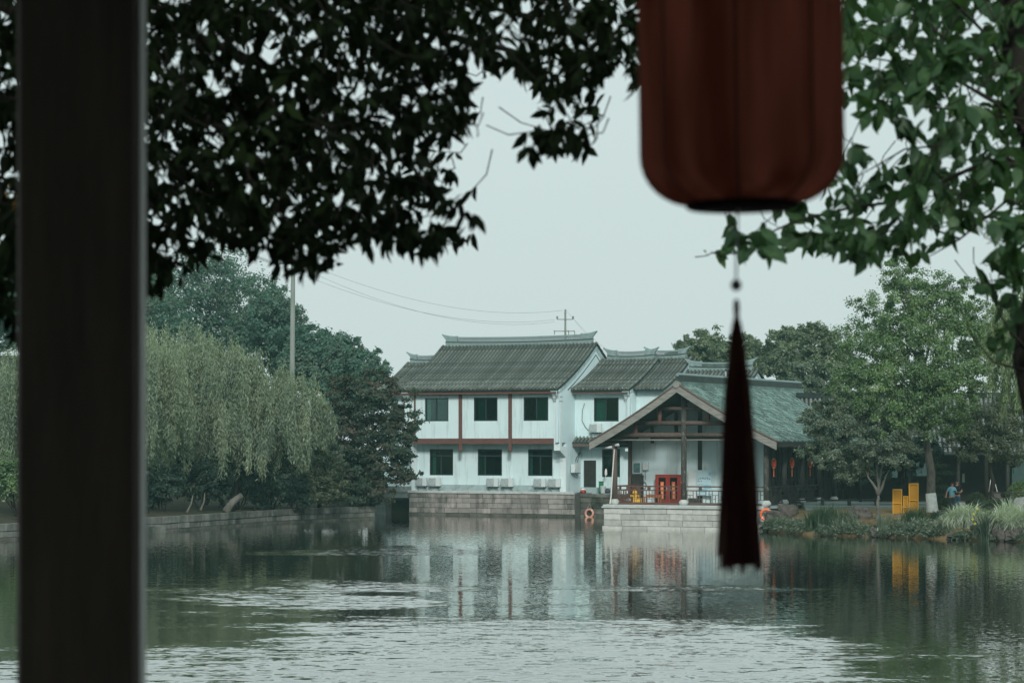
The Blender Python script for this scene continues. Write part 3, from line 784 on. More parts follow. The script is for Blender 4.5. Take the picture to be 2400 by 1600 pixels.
# ------------------------------------------------------------------ main white house
house = empty('white_house', HO, -TH)
tag(house, 'large two-storey white house with grey tiled roof and upswept latticed ridge', 'house')
VU, VL = -.95, 0.0                                          # upper wall overhangs the lower one
UL = -11.75
UW = [(HU(996, VU), HU(1051, VU)), (HU(1110.5, VU), HU(1166, VU)), (HU(1227, VU), HU(1285, VU))]
LW = [(HU(1007, VL), HU(1062, VL)), (HU(1119.5, VL), HU(1176.5, VL)), (HU(1237.5, VL), HU(1295, VL))]
wall_front(house, 'upper_wall', UL + .1, -.2, 5.0, 8.5, VU, [(a, b, 6.46, 8.06) for a, b in UW], M['plaster'])
wall_front(house, 'lower_wall', UL + .1, -.2, 2.1, 5.0, VL, [(a, b, 2.74, 4.55) for a, b in LW], M['plaster'])
MB().box(UL + .1, -.2, VU, .0, 4.93, 5.0).build('overhang_slab', M['plaster_trim'], house)
MB().box(UL + .1, -.1, -.06, .1, 1.6, 2.1).build('plinth', M['plinth'], house)
for i, (a, b) in enumerate(UW): window(house, a, b, 6.46, 8.06, VU + .07, 0, (.47, .5, .52)[i], ((.03, .17), (.12, .38, 'blind'), (.5, .97, 'blind'))[i])
for i, (a, b) in enumerate(LW): window(house, a, b, 2.74, 4.55, VL + .07, .42, (.48, .3, .5)[i], ((.05, .2), (.02, .3, 'blind'), (.02, .12))[i])
for px, wd in ((972, .10), (1079, .24), (1195.6, .24)):
    u = HU(px, VU - .05)
    MB().box(u - wd / 2, u + wd / 2, VU - .09, VU + .03, 4.62 if wd > .2 else 4.95, 8.42).build('timber_post', M['wood_red'], house)
    if wd > .2: MB().lathe([(.06, -.28), (.13, -.22), (.14, -.08), (.10, 0)], 10, (u, VU - .03, 4.62)).build('post_finial', M['wood_red'], house)
MB().box(UL + .25, -.38, VU - .07, VU + .02, 4.90, 5.28).build('floor_beam', M['wood_red'], house)
FP = prof(-1.62, 8.62, 4.9, 11.9); BP = prof(11.4, 8.62, 4.9, 11.9)
tiled_roof(house, UL - .25, .12, -1.62, 8.62, 4.9, 11.9, 11.4, 8.62)
for u, nm in ((0.0, 'gable_wall'), (UL + .2, 'gable_wall')):
    gable_wall(house, u, FP, BP, 5.0, M['plaster_side'], .2, nm)
MB().box(-.2, 0, VL, 10.9, 1.6, 5.0).build('side_wall', M['plaster_side'], house)
MB().box(UL, UL + .2, VL, 10.9, 1.6, 5.0).build('side_wall', M['plaster_side'], house)
for pr in (FP, BP):
    rake_band(house, 0.0, pr, .10, .52, .035, M['rake'], 'rake_band', 0)
    rake_band(house, 0.0, pr, .80, .88, .015, M['groove'], 'rake_groove', 4)
def corbel(parent, u0, u1, vtop, vbot, wtop, wbot_mid):
    """stepped pilaster head that carries the eave or the overhang"""
    mb = MB(); k = 5
    pts = [(vbot + .25, wtop), (vtop, wtop), (vtop, wtop - .28)]
    for i in range(1, k + 1):
        t = i / k; pts.append((vtop + (vbot - vtop) * (t ** .8), wtop - .30 - (wtop - .30 - wbot_mid) * t - (.05 if i % 2 else 0)))
    pts.append((vbot + .25, wbot_mid))
    mb.prism(pts, 'x', u0, u1); mb.build('corbel', M['plaster_trim'], parent)
for ua, ub in ((-.42, .03), (UL - .03, UL + .42)):
    corbel(house, ua, ub, -1.5, VU - .10, 8.66, 7.75)
    MB().box(ua, ub, VU - .10, VU + .2, 4.72, 7.75).build('pilaster', M['plaster_trim'], house)
    corbel(house, ua - .001, ub + .001, VU - .10, -.12, 4.74, 4.0)
    MB().box(ua, ub, -.12, .1, 1.6, 4.0).build('pilaster', M['plaster_trim'], house)
    MB().box(ua - .03, ub + .03, -1.54, -1.1, 8.40, 8.70).build('corbel_block', M['plaster_trim'], house)
for z in (7.75, 8.05, 4.05, 4.4): MB().box(-.44, .045, (VU if z > 6 else -.4) - .16, VU + .3, z, z + .03).build('corbel_line', M['groove'], house)

# left wing, half behind the maple
lwing = empty('left_wing', HO, -TH); tag(lwing, 'lower tiled wing at the left end of the white house, behind the maple', 'house')
tiled_roof(lwing, -15.0, -12.05, .35, 8.55, 5.2, 10.75, 10, 8.55, ridge_u=(-14.7, -12.1), rh=.45)
wall_front(lwing, 'wall', -14.3, -12.0, 1.0, 8.3, 1.0, [(-13.9, -12.5, 6.2, 7.6)], M['plaster'])
mb = MB()
for i in range(9): mb.box(-13.86 + i * .165, -13.80 + i * .165, 1.02, 1.08, 6.2, 7.6)
mb.build('window_bars', M['wood_red'], lwing); MB().box(-13.9, -12.5, 1.12, 1.2, 6.2, 7.6).build('window_shade', M['black'], lwing)
gable_wall(lwing, -14.3, prof(.35, 8.55, 5.2, 10.75), prof(10, 8.55, 5.2, 10.75), 1.0, M['plaster_side'])

# right wing
rwing = empty('right_wing', HO, -TH); tag(rwing, 'set-back white wing with its own tiled roof right of the main house', 'house')
UR = 4.2
RF = prof(.72, 8.6, 5.85, 10.78); RBk = prof(11, 8.6, 5.85, 10.78)
tiled_roof(rwing, .03, UR + .12, .72, 8.6, 5.85, 10.78, 11, 8.6, ridge_u=(.5, UR - .2), fascia='wood_brown', rh=.48)
a, b = HU(1392, 1.45), HU(1450, 1.45)
wall_front(rwing, 'upper_wall', .0, UR - .2, 5.0, 8.5, 1.45, [(a, b, 6.42, 8.02)], M['plaster'])
window(rwing, a, b, 6.42, 8.02, 1.52, 0, .48, (.04, .46))
c, d = HU(1411, 2.4), HU(1471, 2.4)
dr0, dr1 = HU(1367.5, 2.4), HU(1397, 2.4)
wall_front(rwing, 'lower_wall', .0, UR - .2, 1.5, 5.0, 2.4, [(c, d, 2.66, 4.55), (dr0, dr1, 1.62, 3.78)], M['plaster'])
window(rwing, c, d, 2.66, 4.55, 2.47, .42, .55, (.55, .97))
dd = MB(); dd.box(dr0, dr1, 2.50, 2.52, 1.62, 3.78); door = dd.build('door', M['wood_dark'], rwing)
for i in range(7):
    x0 = dr0 + (dr1 - dr0) * i / 7
    MB().box(x0 + .008, x0 + (dr1 - dr0) / 7 - .008, 2.47, 2.499, 1.63, 3.77).build('door_plank', M['wood_dark'], door)
MB().box(0, UR - .2, 2.36, 2.5, 1.5, 1.95).build('plinth', M['plinth'], rwing)
gable_wall(rwing, UR, RF, RBk, 5.0, M['plaster_side'])
MB().box(UR - .2, UR, 2.4, 10.6, 1.5, 5.0).build('side_wall', M['plaster_side'], rwing)
for pr in (RF, RBk):
    rake_band(rwing, UR, pr, .10, .48, .035, M['rake'], 'rake_band', 0)
    rake_band(rwing, UR, pr, .74, .82, .015, M['groove'], 'rake_groove', 4)
corbel(rwing, UR - .42, UR + .03, .85, 1.33, 8.64, 7.7)
MB().box(UR - .42, UR + .03, 1.33, 1.6, 5.0, 7.7).build('pilaster', M['plaster_trim'], rwing)
MB().box(UR - .45, UR + .05, .8, 1.2, 8.38, 8.68).build('corbel_block', M['plaster_trim'], rwing)
MB().box(0, UR - .2, 1.45, 2.4, 4.93, 5.0).build('overhang_slab', M['plaster_trim'], rwing)
# pent roof between the storeys of the wing
pp = prof(.95, 4.98, 1.55, 5.42, .9, 4)
me = row_mesh('tile_row', pp, .085, .2); me.materials.append(M['tile'])
for i in range(15):
    o = link(bpy.data.objects.new('pent_tile_row', me), rwing); o.location = (.12 + i * .27, 0, 0)
MB().add([(.02, p[0], p[1] - .02) for p in pp] + [(UR - .1, p[0], p[1] - .02) for p in pp], [(i, i + 1, i + 6, i + 5) for i in range(4)]).build('pent_bed', M['tile_dark'], rwing)
MB().box(.03, UR - .1, 1.0, 1.1, 4.72, 4.93).build('pent_fascia', M['wood_brown'], rwing)
corbel(rwing, UR - .40, UR + .02, 1.2, 2.3, 4.70, 4.0)

# two further roofs behind
r3 = empty('rear_house', HO, -TH); tag(r3, 'tiled roof with latticed ridge peeping out behind the right wing', 'house')
tiled_roof(r3, 3.0, 6.45, 1.6, 8.6, 6.7, 10.85, 11.8, 8.6, ridge_u=(3.2, 6.0), rh=.46, fascia=None)
gable_wall(r3, 6.3, prof(1.6, 8.6, 6.7, 10.85), prof(11.8, 8.6, 6.7, 10.85), 1.5, M['plaster_side'])
MB().box(3.0, 6.3, 2.2, 2.4, 1.5, 8.5).build('wall', M['plaster'], r3)
r4 = empty('low_rear_house', HO, -TH); tag(r4, 'lowest tiled roof with white gable rising behind the pavilion ridge', 'house')
tiled_roof(r4, 6.55, 11.75, 1.2, 8.0, 5.5, 9.93, 9.8, 8.0, ridge_u=(6.75, 11.3), rh=.46, fascia=None)
R4F, R4B = prof(1.2, 8.0, 5.5, 9.93), prof(9.8, 8.0, 5.5, 9.93)
gable_wall(r4, 11.6, R4F, R4B, 1.5, M['plaster_side'])
for pr in (R4F, R4B): rake_band(r4, 11.6, pr, .10, .40, .035, M['rake'], 'rake_band', 0)
MB().box(6.6, 11.5, 1.8, 2.0, 1.5, 7.9).build('wall', M['plaster'], r4)
MB().tube([(10.1, 3.6, 9.0), (10.1, 3.6, 9.75)], .07, 8).build('vent_pipe', M['ac_white'], r4)

# ------------------------------------------------------------------ stone retaining wall under the house
rw = empty('retaining_wall', HO, -TH); tag(rw, 'stained stone block retaining wall in the water under the white house', 'wall')
V_RW = -.45
MB().box(UL - .0, .85, V_RW + .02, 10, -1, 1.56).build('wall_core', M['mortar'], rw)
stones(rw, lambda u, w, o: Vector((u, V_RW + .05 - o, w)), UL, .85, [(-.35, .16)], .20, M['stone_wet'], 1.0, 1.9)
stones(rw, lambda u, w, o: Vector((u, V_RW + .05 - o, w)), UL, .85, [(.16, .52), (.52, .86), (.86, 1.2), (1.2, 1.5)], .12, M['stone_pink'], .6, 1.6)
stones(rw, lambda u, w, o: Vector((u, V_RW + .05 - o, w)), UL - .1, .85, [(1.5, 1.70)], .20, M['coping'], 1.5, 2.6, name='coping_block')
MB().box(UL, .85, V_RW + .04, -.05, 1.55, 1.66).build('ledge_top', M['plinth'], rw)
rw2 = empty('mossy_wall', HO, -TH); tag(rw2, 'darker mossy stone wall below the door between house and pavilion', 'wall')
MB().box(.86, 7.5, .45, 2.6, -1, 1.50).build('wall_core', M['mortar'], rw2)
M['stone_moss'] = m_plain('mossy_stone', (.11, .125, .105), (.21, .21, .185), 1.4, .95, .1, .4, per_obj=.4, stains=((.035, .05, .035), 1.0, .45, .7, None), coord='Object')
stones(rw2, lambda u, w, o: Vector((u, .5 - o, w)), .86, 7.5, [(-.35, .16), (.16, .55), (.55, .95), (.95, 1.3)], .12, M['stone_moss'], .7, 1.5)
stones(rw2, lambda u, w, o: Vector((u, .5 - o, w)), .86, 7.5, [(1.3, 1.56)], .18, M['stone_moss'], 1.2, 2.2, name='coping_block')

# culvert at the left
cv = empty('stone_culvert', HO, -TH); tag(cv, 'concrete slab culvert with a dark water opening left of the retaining wall', 'culvert')
uc0, uc1 = -15.0, -11.8
MB().box(uc0, uc1, -.1, 3, 1.55, 1.95).build('deck_slab', M['concrete'], cv)
MB().box(uc0, uc1, -.02, .4, 1.15, 1.55).build('lintel', M['concrete'], cv)
MB().box(uc0, uc0 + 1.05, .05, 3, -1, 1.15).build('abutment', M['concrete'], cv)
MB().box(uc1 - .25, uc1, .05, 3, -1, 1.15).build('abutment', M['concrete'], cv)
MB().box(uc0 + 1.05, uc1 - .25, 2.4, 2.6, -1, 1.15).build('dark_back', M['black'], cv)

# air conditioners along the ledge
acl = [(988, 'first air conditioner from the maple on the ledge, half hidden by leaves'),
       (1019, 'second air conditioner from the maple, below the leftmost lower window'),
       (1155, 'air conditioner under the middle lower window, left one of its pair'),
       (1189, 'air conditioner just right of the middle lower window, second of its pair'),
       (1266, 'air conditioner under the rightmost lower window, left one of its pair'),
       (1300, 'air conditioner next to the corner pilaster, end of the ledge row')]
for px, lab in acl:
    u = HU(px, -.25); ac_unit(lab, hp(u, -.24, 1.99), -TH, group='air conditioners on the house')
ac_unit('air conditioner on the blue-white side wall left of the small door', hp(.22, 1.0, 2.95), -TH - math.radians(90), .8, .58, .3, 'air conditioners on the house')
ac_unit('air conditioner under the upper window of the set-back wing', hp(HU(1396, 1.2), 1.22, 5.68), -TH, .84, .6, .3, 'air conditioners on the house')
# cables on the wing wall
for lab, pts in (('thin black cable looping down the upper wall of the wing', [(1370, 944), (1365, 960), (1364, 985), (1372, 1000), (1379, 1008)]),):
    mb = MB(); mb.tube([hp(HU(p, 1.40), 1.40, H + (1040 - y) / 34.9) for p, y in pts], .02, 5); tag(mb.build('cable', M['cable']), lab, 'cable')
mb = MB(); mb.tube([hp(HU(p, -.06), -.06, H + (1040 - y) / 34.8) for p, y in ((1197, 1061), (1198, 1080), (1195, 1100), (1194, 1120))], .025, 5)
tag(mb.build('drain_hose', M['ac_white']), 'stained white hose down the wall right of the middle lower window', 'hose')
mb = MB(); mb.tube([hp(.06, 1.7, 3.7), hp(.05, 2.0, 4.1), hp(.05, 2.2, 4.35), hp(.06, 1.6, 4.0), hp(.08, 1.35, 3.75)], .022, 5)
tag(mb.build('cable_loop', M['cable']), 'coil of black cable on the wall above the small door', 'cable')

# things by the door
lr = MB()
def ring(name, label, c, R, r, tilt, mat, rz=0.0):
    t = empty(name, c, rz); tag(t, label, 'life ring', 'life rings')
    mb = MB(); n, m = 28, 10
    for i in range(n):
        a = 2 * math.pi * i / n
        for j in range(m):
            b = 2 * math.pi * j / m
            mb.v.append(((R + r * math.cos(b)) * math.cos(a), r * math.sin(b), (R + r * math.cos(b)) * math.sin(a)))
    for i in range(n):
        for j in range(m):
            mb.f.append((i * m + j, i * m + (j + 1) % m, ((i + 1) % n) * m + (j + 1) % m, ((i + 1) % n) * m + j))
    mb.build('float', mat, t, True)
    for k in range(4):
        a = math.pi / 4 + k * math.pi / 2; mb = MB()
        pts = []
        for j in range(13):
            b = 2 * math.pi * j / 12
            for da in (-.07, .07):
                q = a + da; mb.v.append(((R + (r + .006) * math.cos(b)) * math.cos(q), (r + .006) * math.sin(b), (R + (r + .006) * math.cos(b)) * math.sin(q)))
        for j in range(12): mb.f.append((2 * j, 2 * j + 1, 2 * j + 3, 2 * j + 2))
        mb.build('band', mat if k % 2 else M['white_band'], t)
    MB().tube([(-.18, -.05, R - .02), (0, .02, R + .42), (.18, -.05, R - .02)], .012, 5).build('rope', M['cord'], t)
    t.rotation_euler = (tilt, 0, rz)
    return t
ring('life_ring', 'faded pink life ring hanging on the mossy wall just above the water', hp(HU(1381, .15), .16, .24), .27, .075, math.radians(-6), M['orange_faded'], -TH)

# ------------------------------------------------------------------ waterside pavilion
PO = Vector((9.85, 138.6, 0.0))
def PU(px, q):
    k = (px - 1200.0) / F
    return (k * (PO.y + q * cT) - PO.x - q * sT) / (cT + k * sT)
def pp_(u, q, w): return Vector((PO.x + u * cT + q * sT, PO.y - u * sT + q * cT, w))
FL = 1.40
base = empty('pavilion_base', PO, -TH); tag(base, 'pale stone block base of the pavilion standing in the pond', 'stone base')
B0, B1, QF = -4.75, 5.05, -.62
MB().box(B0 + .1, B1 - .1, QF + .12, 6, -1, FL - .2).build('base_core', M['mortar'], base)
stones(base, lambda u, w, o: Vector((u, QF + .14 - o, w)), B0 - .06, B1 + .04, [(-.4, .17)], .22, M['stone_pale'], 1.1, 2.1)
stones(base, lambda u, w, o: Vector((u, QF + .14 - o, w)), B0, B1, [(.17, .52), (.52, .87), (.87, 1.2)], .14, M['stone_pale'], .7, 1.9)
stones(base, lambda u, w, o: Vector((B1 - .14 + o, u, w)), QF + .02, 6, [(-.4, .17), (.17, .52), (.52, .87), (.87, 1.2)], .14, M['stone_pale'], .7, 1.7)
MB().bbox(B0 - .10, B1 + .10, QF - .10, 6, 1.20, 1.30, .02).build('coping_lower', M['coping'], base)
MB().bbox(B0 - .04, B1 + .04, QF - .04, 6, 1.302, FL, .02).build('coping_upper', M['coping'], base)

pav = empty('waterside_pavilion', PO, -TH); tag(pav, 'open timber pavilion with grey bargeboards and long green-grey tiled roof', 'pavilion')
UA, UB, WA, WE = -5.45, 6.0, 8.30, 5.02
QG, QE = -1.0, 20.0
def pslope(side, n=12):
    ue = UA if side < 0 else UB
    out = []
    for i in range(n + 1):
        t = i / n; out.append((ue * (1 - t), WE + (WA - WE) * (.84 * t + .16 * t * t)))
    return out
roof = empty('roof', (0, 0, 0)); roof.parent = pav
for side in (-1, 1):
    pr = pslope(side); n = len(pr); mb = MB()
    vs = [(p[0], q, p[1] - t_) for q in (QG, QE) for t_ in (0, .10) for p in pr]
    fs = []
    A, B, C, D = 0, n, 2 * n, 3 * n
    for i in range(n - 1):
        fs += [(A + i, A + i + 1, C + i + 1, C + i), (B + i, D + i, D + i + 1, B + i + 1), (A + i, B + i, B + i + 1, A + i + 1), (C + i, C + i + 1, D + i + 1, D + i)]
    fs.append((A, C, D, B)); mb.add(vs, fs); mb.build('tile_bed', M['tile_dark'], roof)
    rm = row_mesh('t', [(p[0], p[1]) for p in pr], .082, .30)
    co = np.empty(len(rm.vertices) * 3, dtype=np.float32); rm.vertices.foreach_get('co', co); co = co.reshape(-1, 3)
    co = np.stack([co[:, 1], co[:, 0], co[:, 2]], 1)          # rows run across, so u and q change places
    polys = [tuple(p.vertices) for p in rm.polygons]
    mb = MB(); N = int((QE - QG) / .255)
    for i in range(N + 1):
        b = len(mb.v); jit = random.uniform(-.01, .01)
        mb.v.extend([(float(x), float(y) + QG + .06 + i * .255, float(z) + jit) for x, y, z in co]); mb.f.extend([tuple(b + k for k in p) for p in polys])
    tag(mb.build('roof_tiles', M['tile_green'], roof), kind='stuff')
    # eave lip
    ue = UA if side < 0 else UB
    MB().box(min(ue, ue - side * .12), max(ue, ue - side * .12), QG + .1, QE, WE - .30, WE - .11).build('eave_board', M['wood_dark'], roof)
    # bargeboard at the front, following the slope
    mb = MB()
    for i in range(n - 1):
        a, b = pr[i], pr[i + 1]; o0, o1 = .04, .46
        mb.add([(a[0], QG - .10, a[1] - o0), (b[0], QG - .10, b[1] - o0), (b[0], QG - .10, b[1] - o1), (a[0], QG - .10, a[1] - o1),
                (a[0], QG - .02, a[1] - o0), (b[0], QG - .02, b[1] - o0), (b[0], QG - .02, b[1] - o1), (a[0], QG - .02, a[1] - o1)],
               [(0, 1, 2, 3), (7, 6, 5, 4), (0, 4, 5, 1), (3, 2, 6, 7), (0, 3, 7, 4), (1, 5, 6, 2)])
    mb.build('bargeboard', M['wood_grey'], roof)
    mb = MB()
    mb.tube([(p[0], QG - .04, p[1] + .03) for p in pr], .07, 6); mb.build('verge_tiles', M['wood_brown'], roof)
    # purlin shadow timber under the verge
    for fr in (.18, .5, .8):
        p = pr[int(fr * (n - 1))]
        MB().tube([(p[0], QG + .0, p[1] - .28), (p[0], 4.2, p[1] - .28)], .10, 8).build('purlin', M['wood_dark'], roof)
MB().box(-.16, .16, QG - .02, QE + .2, WA - .05, WA + .16).build('ridge_base', M['tile_green'], roof)
MB().box(-.12, .12, QG + .05, QE + .1, WA + .16, WA + .52).build('ridge_wall', M['ridge_dark'], roof)
MB().tube([(0, QG + .0, WA + .55), (0, QE + .15, WA + .55)], .10, 8).build('ridge_cap', M['ridge'], roof)
MB().tube([(0, QG - .18, WA - .02), (0, QG + .15, WA - .02)], .20, 12).build('ridge_end_tile', M['wood_grey'], roof)
# columns
cl, cr = PU(1441, 0), PU(1796, 0)
COLS = [(cl, 0, .155, 4.95, 'wood_brown'), (0, 0, .165, 7.85, 'wood_peel'), (cr, 0, .16, 4.95, 'wood_peel')]
for q in (3.0, 6.0, 9.0, 12.0): COLS.append((cr, q, .15, 4.9, 'wood_dark'))
COLS.append((PU(1479, 3.7), 3.55, .13, 5.3, 'wood_brown'))
for u, q, r, top, mt in COLS:
    c_ = MB().lathe([(r * 1.02, FL + .12), (r, FL + 1.5), (r * .94, top)], 14, (u, q, 0)).build('column', M[mt], pav, True)
    MB().lathe([(r * 1.5, FL), (r * 1.75, FL + .10), (r * 1.7, FL + .20), (r * 1.2, FL + .27), (r * 1.2, FL + .31)], 14, (u, q, 0)).build('column_base', M['coping'], c_, True)
# tie beams of the gable frame
WB = [H + (1040 - y) / 40.9 for y in (1019, 991, 957)]
for w, h0, h1, r in ((WB[0], cl, -.05, .14), (WB[1], -3.0, 3.2, .13), (WB[2], -1.55, 1.6, .12), (WB[0], .15, cr, .12)):
    MB().tube([(h0, 0, w), (h1, 0, w)], r, 12).build('tie_beam', M['wood_brown'], pav, True)
MB().tube([(cl - .8, .02, WB[0] - .28), (cr + .6, .02, WB[0] - .28)], .045, 6).build('cable_rail', M['wood_grey'], pav)
for u, a, b in ((PU(1490, 0), WB[0], WB[1] + .2), (PU(1546, 0), WB[1], WB[2] + .15), (PU(1660, 0), WB[1], WB[2] + .3), (2.9, WB[0], WB[1])):
    MB().lathe([(.05, -.05), (.12, .12), (.125, .25), (.125, b - a)], 10, (u, 0, a + .02)).build('queen_post', M['wood_red'], pav, True)
# back frame and the white room inside
QW = 3.8
mb = MB()
mb.add([(PU(1481, QW), QW, FL), (3.6, QW, FL), (3.6, QW, 6.3), (0, QW, 8.0), (PU(1481, QW), QW, 5.55)], [(0, 1, 2, 3, 4)])
mb.build('inner_white_wall', M['plaster'], pav)
for px, w0, w1, hw in ((1640.5, FL, 6.9, .12), (1529, 4.95, 6.2, .10), (1585, 5.6, 7.2, .10)):
    u = PU(px, QW - .06); MB().box(u - hw, u + hw, QW - .1, QW - .02, w0, w1).build('inner_post', M['wood_dark'], pav)
for w in (WB[0] - .15, WB[1]): MB().box(-3.6, 3.6, QW - .098, QW - .025, w - .1, w + .1).build('inner_beam', M['wood_dark'], pav)
MB().box(3.6, 3.75, QW - .1, QE - .5, FL, 6.2).build('dark_side_wall', M['wood_dark'], pav)
mb = MB()
for i in range(26):
    q = 4.3 + i * .55; mb.box(3.75, 3.80, q, q + .09, FL + .1, 4.9)
for w in (FL + .6, FL + 1.3, FL + 2.4, FL + 3.2): mb.box(3.75, 3.79, 4.2, QE - 1, w, w + .09)
mb.build('lattice_screen', M['wood_dark'], pav)
MB().box(PU(1481, QW), 5.6, 0.1, QE - .5, FL - .14, FL + .015).build('floor', M['paving'], pav)
MB().box(UA + .9, UB - .9, QW + .01, QE - .5, 8.2 - 3.4, 8.2 - 3.35).build('ceiling_boards', M['wood_dark'], pav)

def railing(u0, u1, q0, q1, mat, label):
    """lattice railing panel between two columns"""
    r_ = empty('railing', (0, 0, 0)); r_.parent = pav
    L = math.hypot(u1 - u0, q1 - q0); du, dq = (u1 - u0) / L, (q1 - q0) / L
    def bar(s0, s1, w0, w1, th, nm, mt=mat, store=None):
        mb = store or MB()
        x0, y0, x1, y1 = u0 + du * s0, q0 + dq * s0, u0 + du * s1, q0 + dq * s1
        nx, ny = -dq * th, du * th
        mb.add([(x0 - nx, y0 - ny, w0), (x1 - nx, y1 - ny, w0), (x1 + nx, y1 + ny, w0), (x0 + nx, y0 + ny, w0),
                (x0 - nx, y0 - ny, w1), (x1 - nx, y1 - ny, w1), (x1 + nx, y1 + ny, w1), (x0 + nx, y0 + ny, w1)],
               [(0, 3, 2, 1), (4, 5, 6, 7), (0, 1, 5, 4), (1, 2, 6, 5), (2, 3, 7, 6), (3, 0, 4, 7)])
        if store is None: mb.build(nm, mt, r_)
    b = FL
    bar(0, L, b + 1.02, b + 1.10, .05, 'top_rail'); bar(0, L, b + .80, b + .86, .04, 'middle_rail'); bar(0, L, b + .02, b + .14, .05, 'bottom_rail')
    for s in (L * .18, L * .5, L * .82): bar(s - .09, s + .09, b + .86, b + 1.02, .035, 'spacer_block')
    mb = MB(); s = .0; k = 0; cw = .36
    n = max(2, int(L / cw)); cw = L / n
    for i in range(n):
        a = i * cw
        if i % 2 == 0:
            bar(a + .0, a + .03, b + .14, b + .80, .018, '', store=mb); bar(a + .03, a + cw, b + .56, b + .59, .017, '', store=mb); bar(a + cw * .5, a + cw * .5 + .03, b + .14, b + .56, .018, '', store=mb)
            bar(a + cw * .2, a + cw * .5, b + .34, b + .37, .016, '', store=mb)
        else:
            bar(a + .0, a + .03, b + .14, b + .80, .018, '', store=mb); bar(a + .03, a + cw, b + .32, b + .35, .017, '', store=mb); bar(a + cw * .5, a + cw * .5 + .03, b + .35, b + .80, .018, '', store=mb)
            bar(a + cw * .5, a + cw * .9, b + .60, b + .63, .016, '', store=mb)
    mb.build('lattice', mat, r_)
railing(cl + .15, -.17, 0, 0, M['wood_red'], '')
railing(.17, cr - .16, 0, 0, M['wood_brown'], '')
railing(cr, cr, .2, 2.85, M['wood_dark'], ''); railing(cr, cr, 3.15, 5.85, M['wood_dark'], ''); railing(cr, cr, 6.15, 8.85, M['wood_dark'], '')
railing(cl, cl, .2, 3.5, M['wood_red'], '')

# red fire cabinet
cab = empty('fire_cabinet', pp_(PU(1568, QW - .5), QW - .45, FL + .02), -TH); tag(cab, 'red fire equipment cabinet with two glazed doors and red paper strips', 'cabinet')
MB().bbox(-.82, .82, -.2, .22, 0, 1.68, .015).build('body', M['red_cab'], cab)
for s in (-1, 1):
    cx = s * .36
    d = MB().box(cx - .335, cx + .335, -.225, -.201, .06, 1.62).build('door', M['red_cab'], cab)
    MB().box(cx - .22, cx + .22, -.235, -.227, .2, 1.5).build('glass', M['black'], d)
    MB().box(cx - .105, cx + .105, -.243, -.237, .26, 1.26).build('paper_strip', M['banner'], d)
    mb = MB()
    for k in range(4):
        z = 1.10 - k * .25
        for a in range(6):
            x = cx + random.uniform(-.05, .05); zz = z + random.uniform(-.07, .07)
            if a % 2: mb.box(x - .045, x + .045, -.247, -.2445, zz - .008, zz + .008)
            else: mb.box(x - .008, x + .008, -.2475, -.2442, zz - .05, zz + .05)
    mb.build('gold_characters', M['gold'], d)
    MB().box(cx - s * .30 - .02, cx - s * .30 + .02, -.26, -.226, .75, .95).build('handle', M['ac_grille'], d)
# noticeboard with pale blue print
nb = empty('notice_board', pp_(PU(1650, QW - .35), QW - .32, FL + .02), -TH); tag(nb, 'tall notice board with pale blue landscape print leaning by the dark post', 'notice board')
MB().box(-.46, .46, 0, .04, .45, 1.95).build('board', M['poster'], nb)
mb = MB()
for cx, cz, a, b in ((.2, .98, .3, .12), (.36, 1.72, .1, .12), (-.1, .75, .36, .1)):
    mb.prism([(max(-.455, min(.455, cx + a * math.cos(k * math.pi / 8))), cz + b * math.sin(k * math.pi / 8)) for k in range(16)], 'y', -.006, -.002)
mb.build('printed_hills', M['poster_blue'], nb)
mb = MB()
for row, (z, n, sz) in enumerate(((1.46, 7, .045), (1.30, 3, .035), (1.10, 4, .02))):
    for k in range(n):
        x = -.36 + k * (.115 if row == 0 else .09)
        for a in range(4):
            xx = x + random.uniform(-sz, sz) * .6; zz = z + random.uniform(-sz, sz)
            if a % 2: mb.box(xx - sz * .8, xx + sz * .8, -.011, -.0075, zz - .006, zz + .006)
            else: mb.box(xx - .006, xx + .006, -.0115, -.0072, zz - sz, zz + sz)
mb.build('characters', M['ink'], nb)
for x in (-.4, .4): MB().box(x - .02, x + .02, .041, .08, 0, 1.9).build('leg', M['metal_dark'], nb)
wb_ = empty('blank_notice_board', pp_(PU(1622, QW - .3), QW - .22, FL + .02), -TH); tag(wb_, 'plain white panel standing between the peeling column and the blue print', 'panel')
MB().box(-.28, .28, 0, .03, .3, 1.95).build('sheet', M['board_white'], wb_); MB().box(-.26, .26, .031, .06, 0, .5).build('foot', M['metal_dark'], wb_)
# glazed wall box, grey meter box, dark chest
gb = empty('glass_wall_box', pp_(PU(1495, QW - .2), QW - .2, FL + 1.75), -TH); tag(gb, 'white framed glass wall box with blue things inside', 'wall box')
mb = MB(); mb.box(-.26, -.22, -.18, .18, 0, .66).box(.22, .26, -.18, .18, 0, .66).box(-.22, .22, -.18, .18, 0, .04).box(-.22, .22, -.18, .18, .62, .66).box(-.22, .22, .14, .18, .04, .62)
mb.build('case', M['board_white'], gb); MB().box(-.22, .22, -.17, -.16, .04, .62).build('pane', M['glass'], gb)
mb = MB(); mb.bbox(-.18, -.02, -.1, .1, .05, .22, .03).bbox(.0, .14, -.08, .1, .05, .26, .03).bbox(-.08, .08, -.06, .1, .23, .34, .02); mb.build('contents', M['blue_thing'], gb)
mbx = empty('meter_box', pp_(PU(1514, QW - .1), QW - .12, FL + 1.95), -TH); tag(mbx, 'small pale grey meter box on the inner wall right of the glass box', 'meter box')
MB().bbox(-.17, .17, -.1, .1, 0, .46, .015).build('case', M['board_white'], mbx); MB().box(-.14, .14, -.112, -.102, .03, .43).build('lid', M['ac_white'], mbx)
MB().tube([(-.02, -.02, 0), (-.02, -.02, -.55)], .012, 5).build('conduit', M['cable'], mbx)
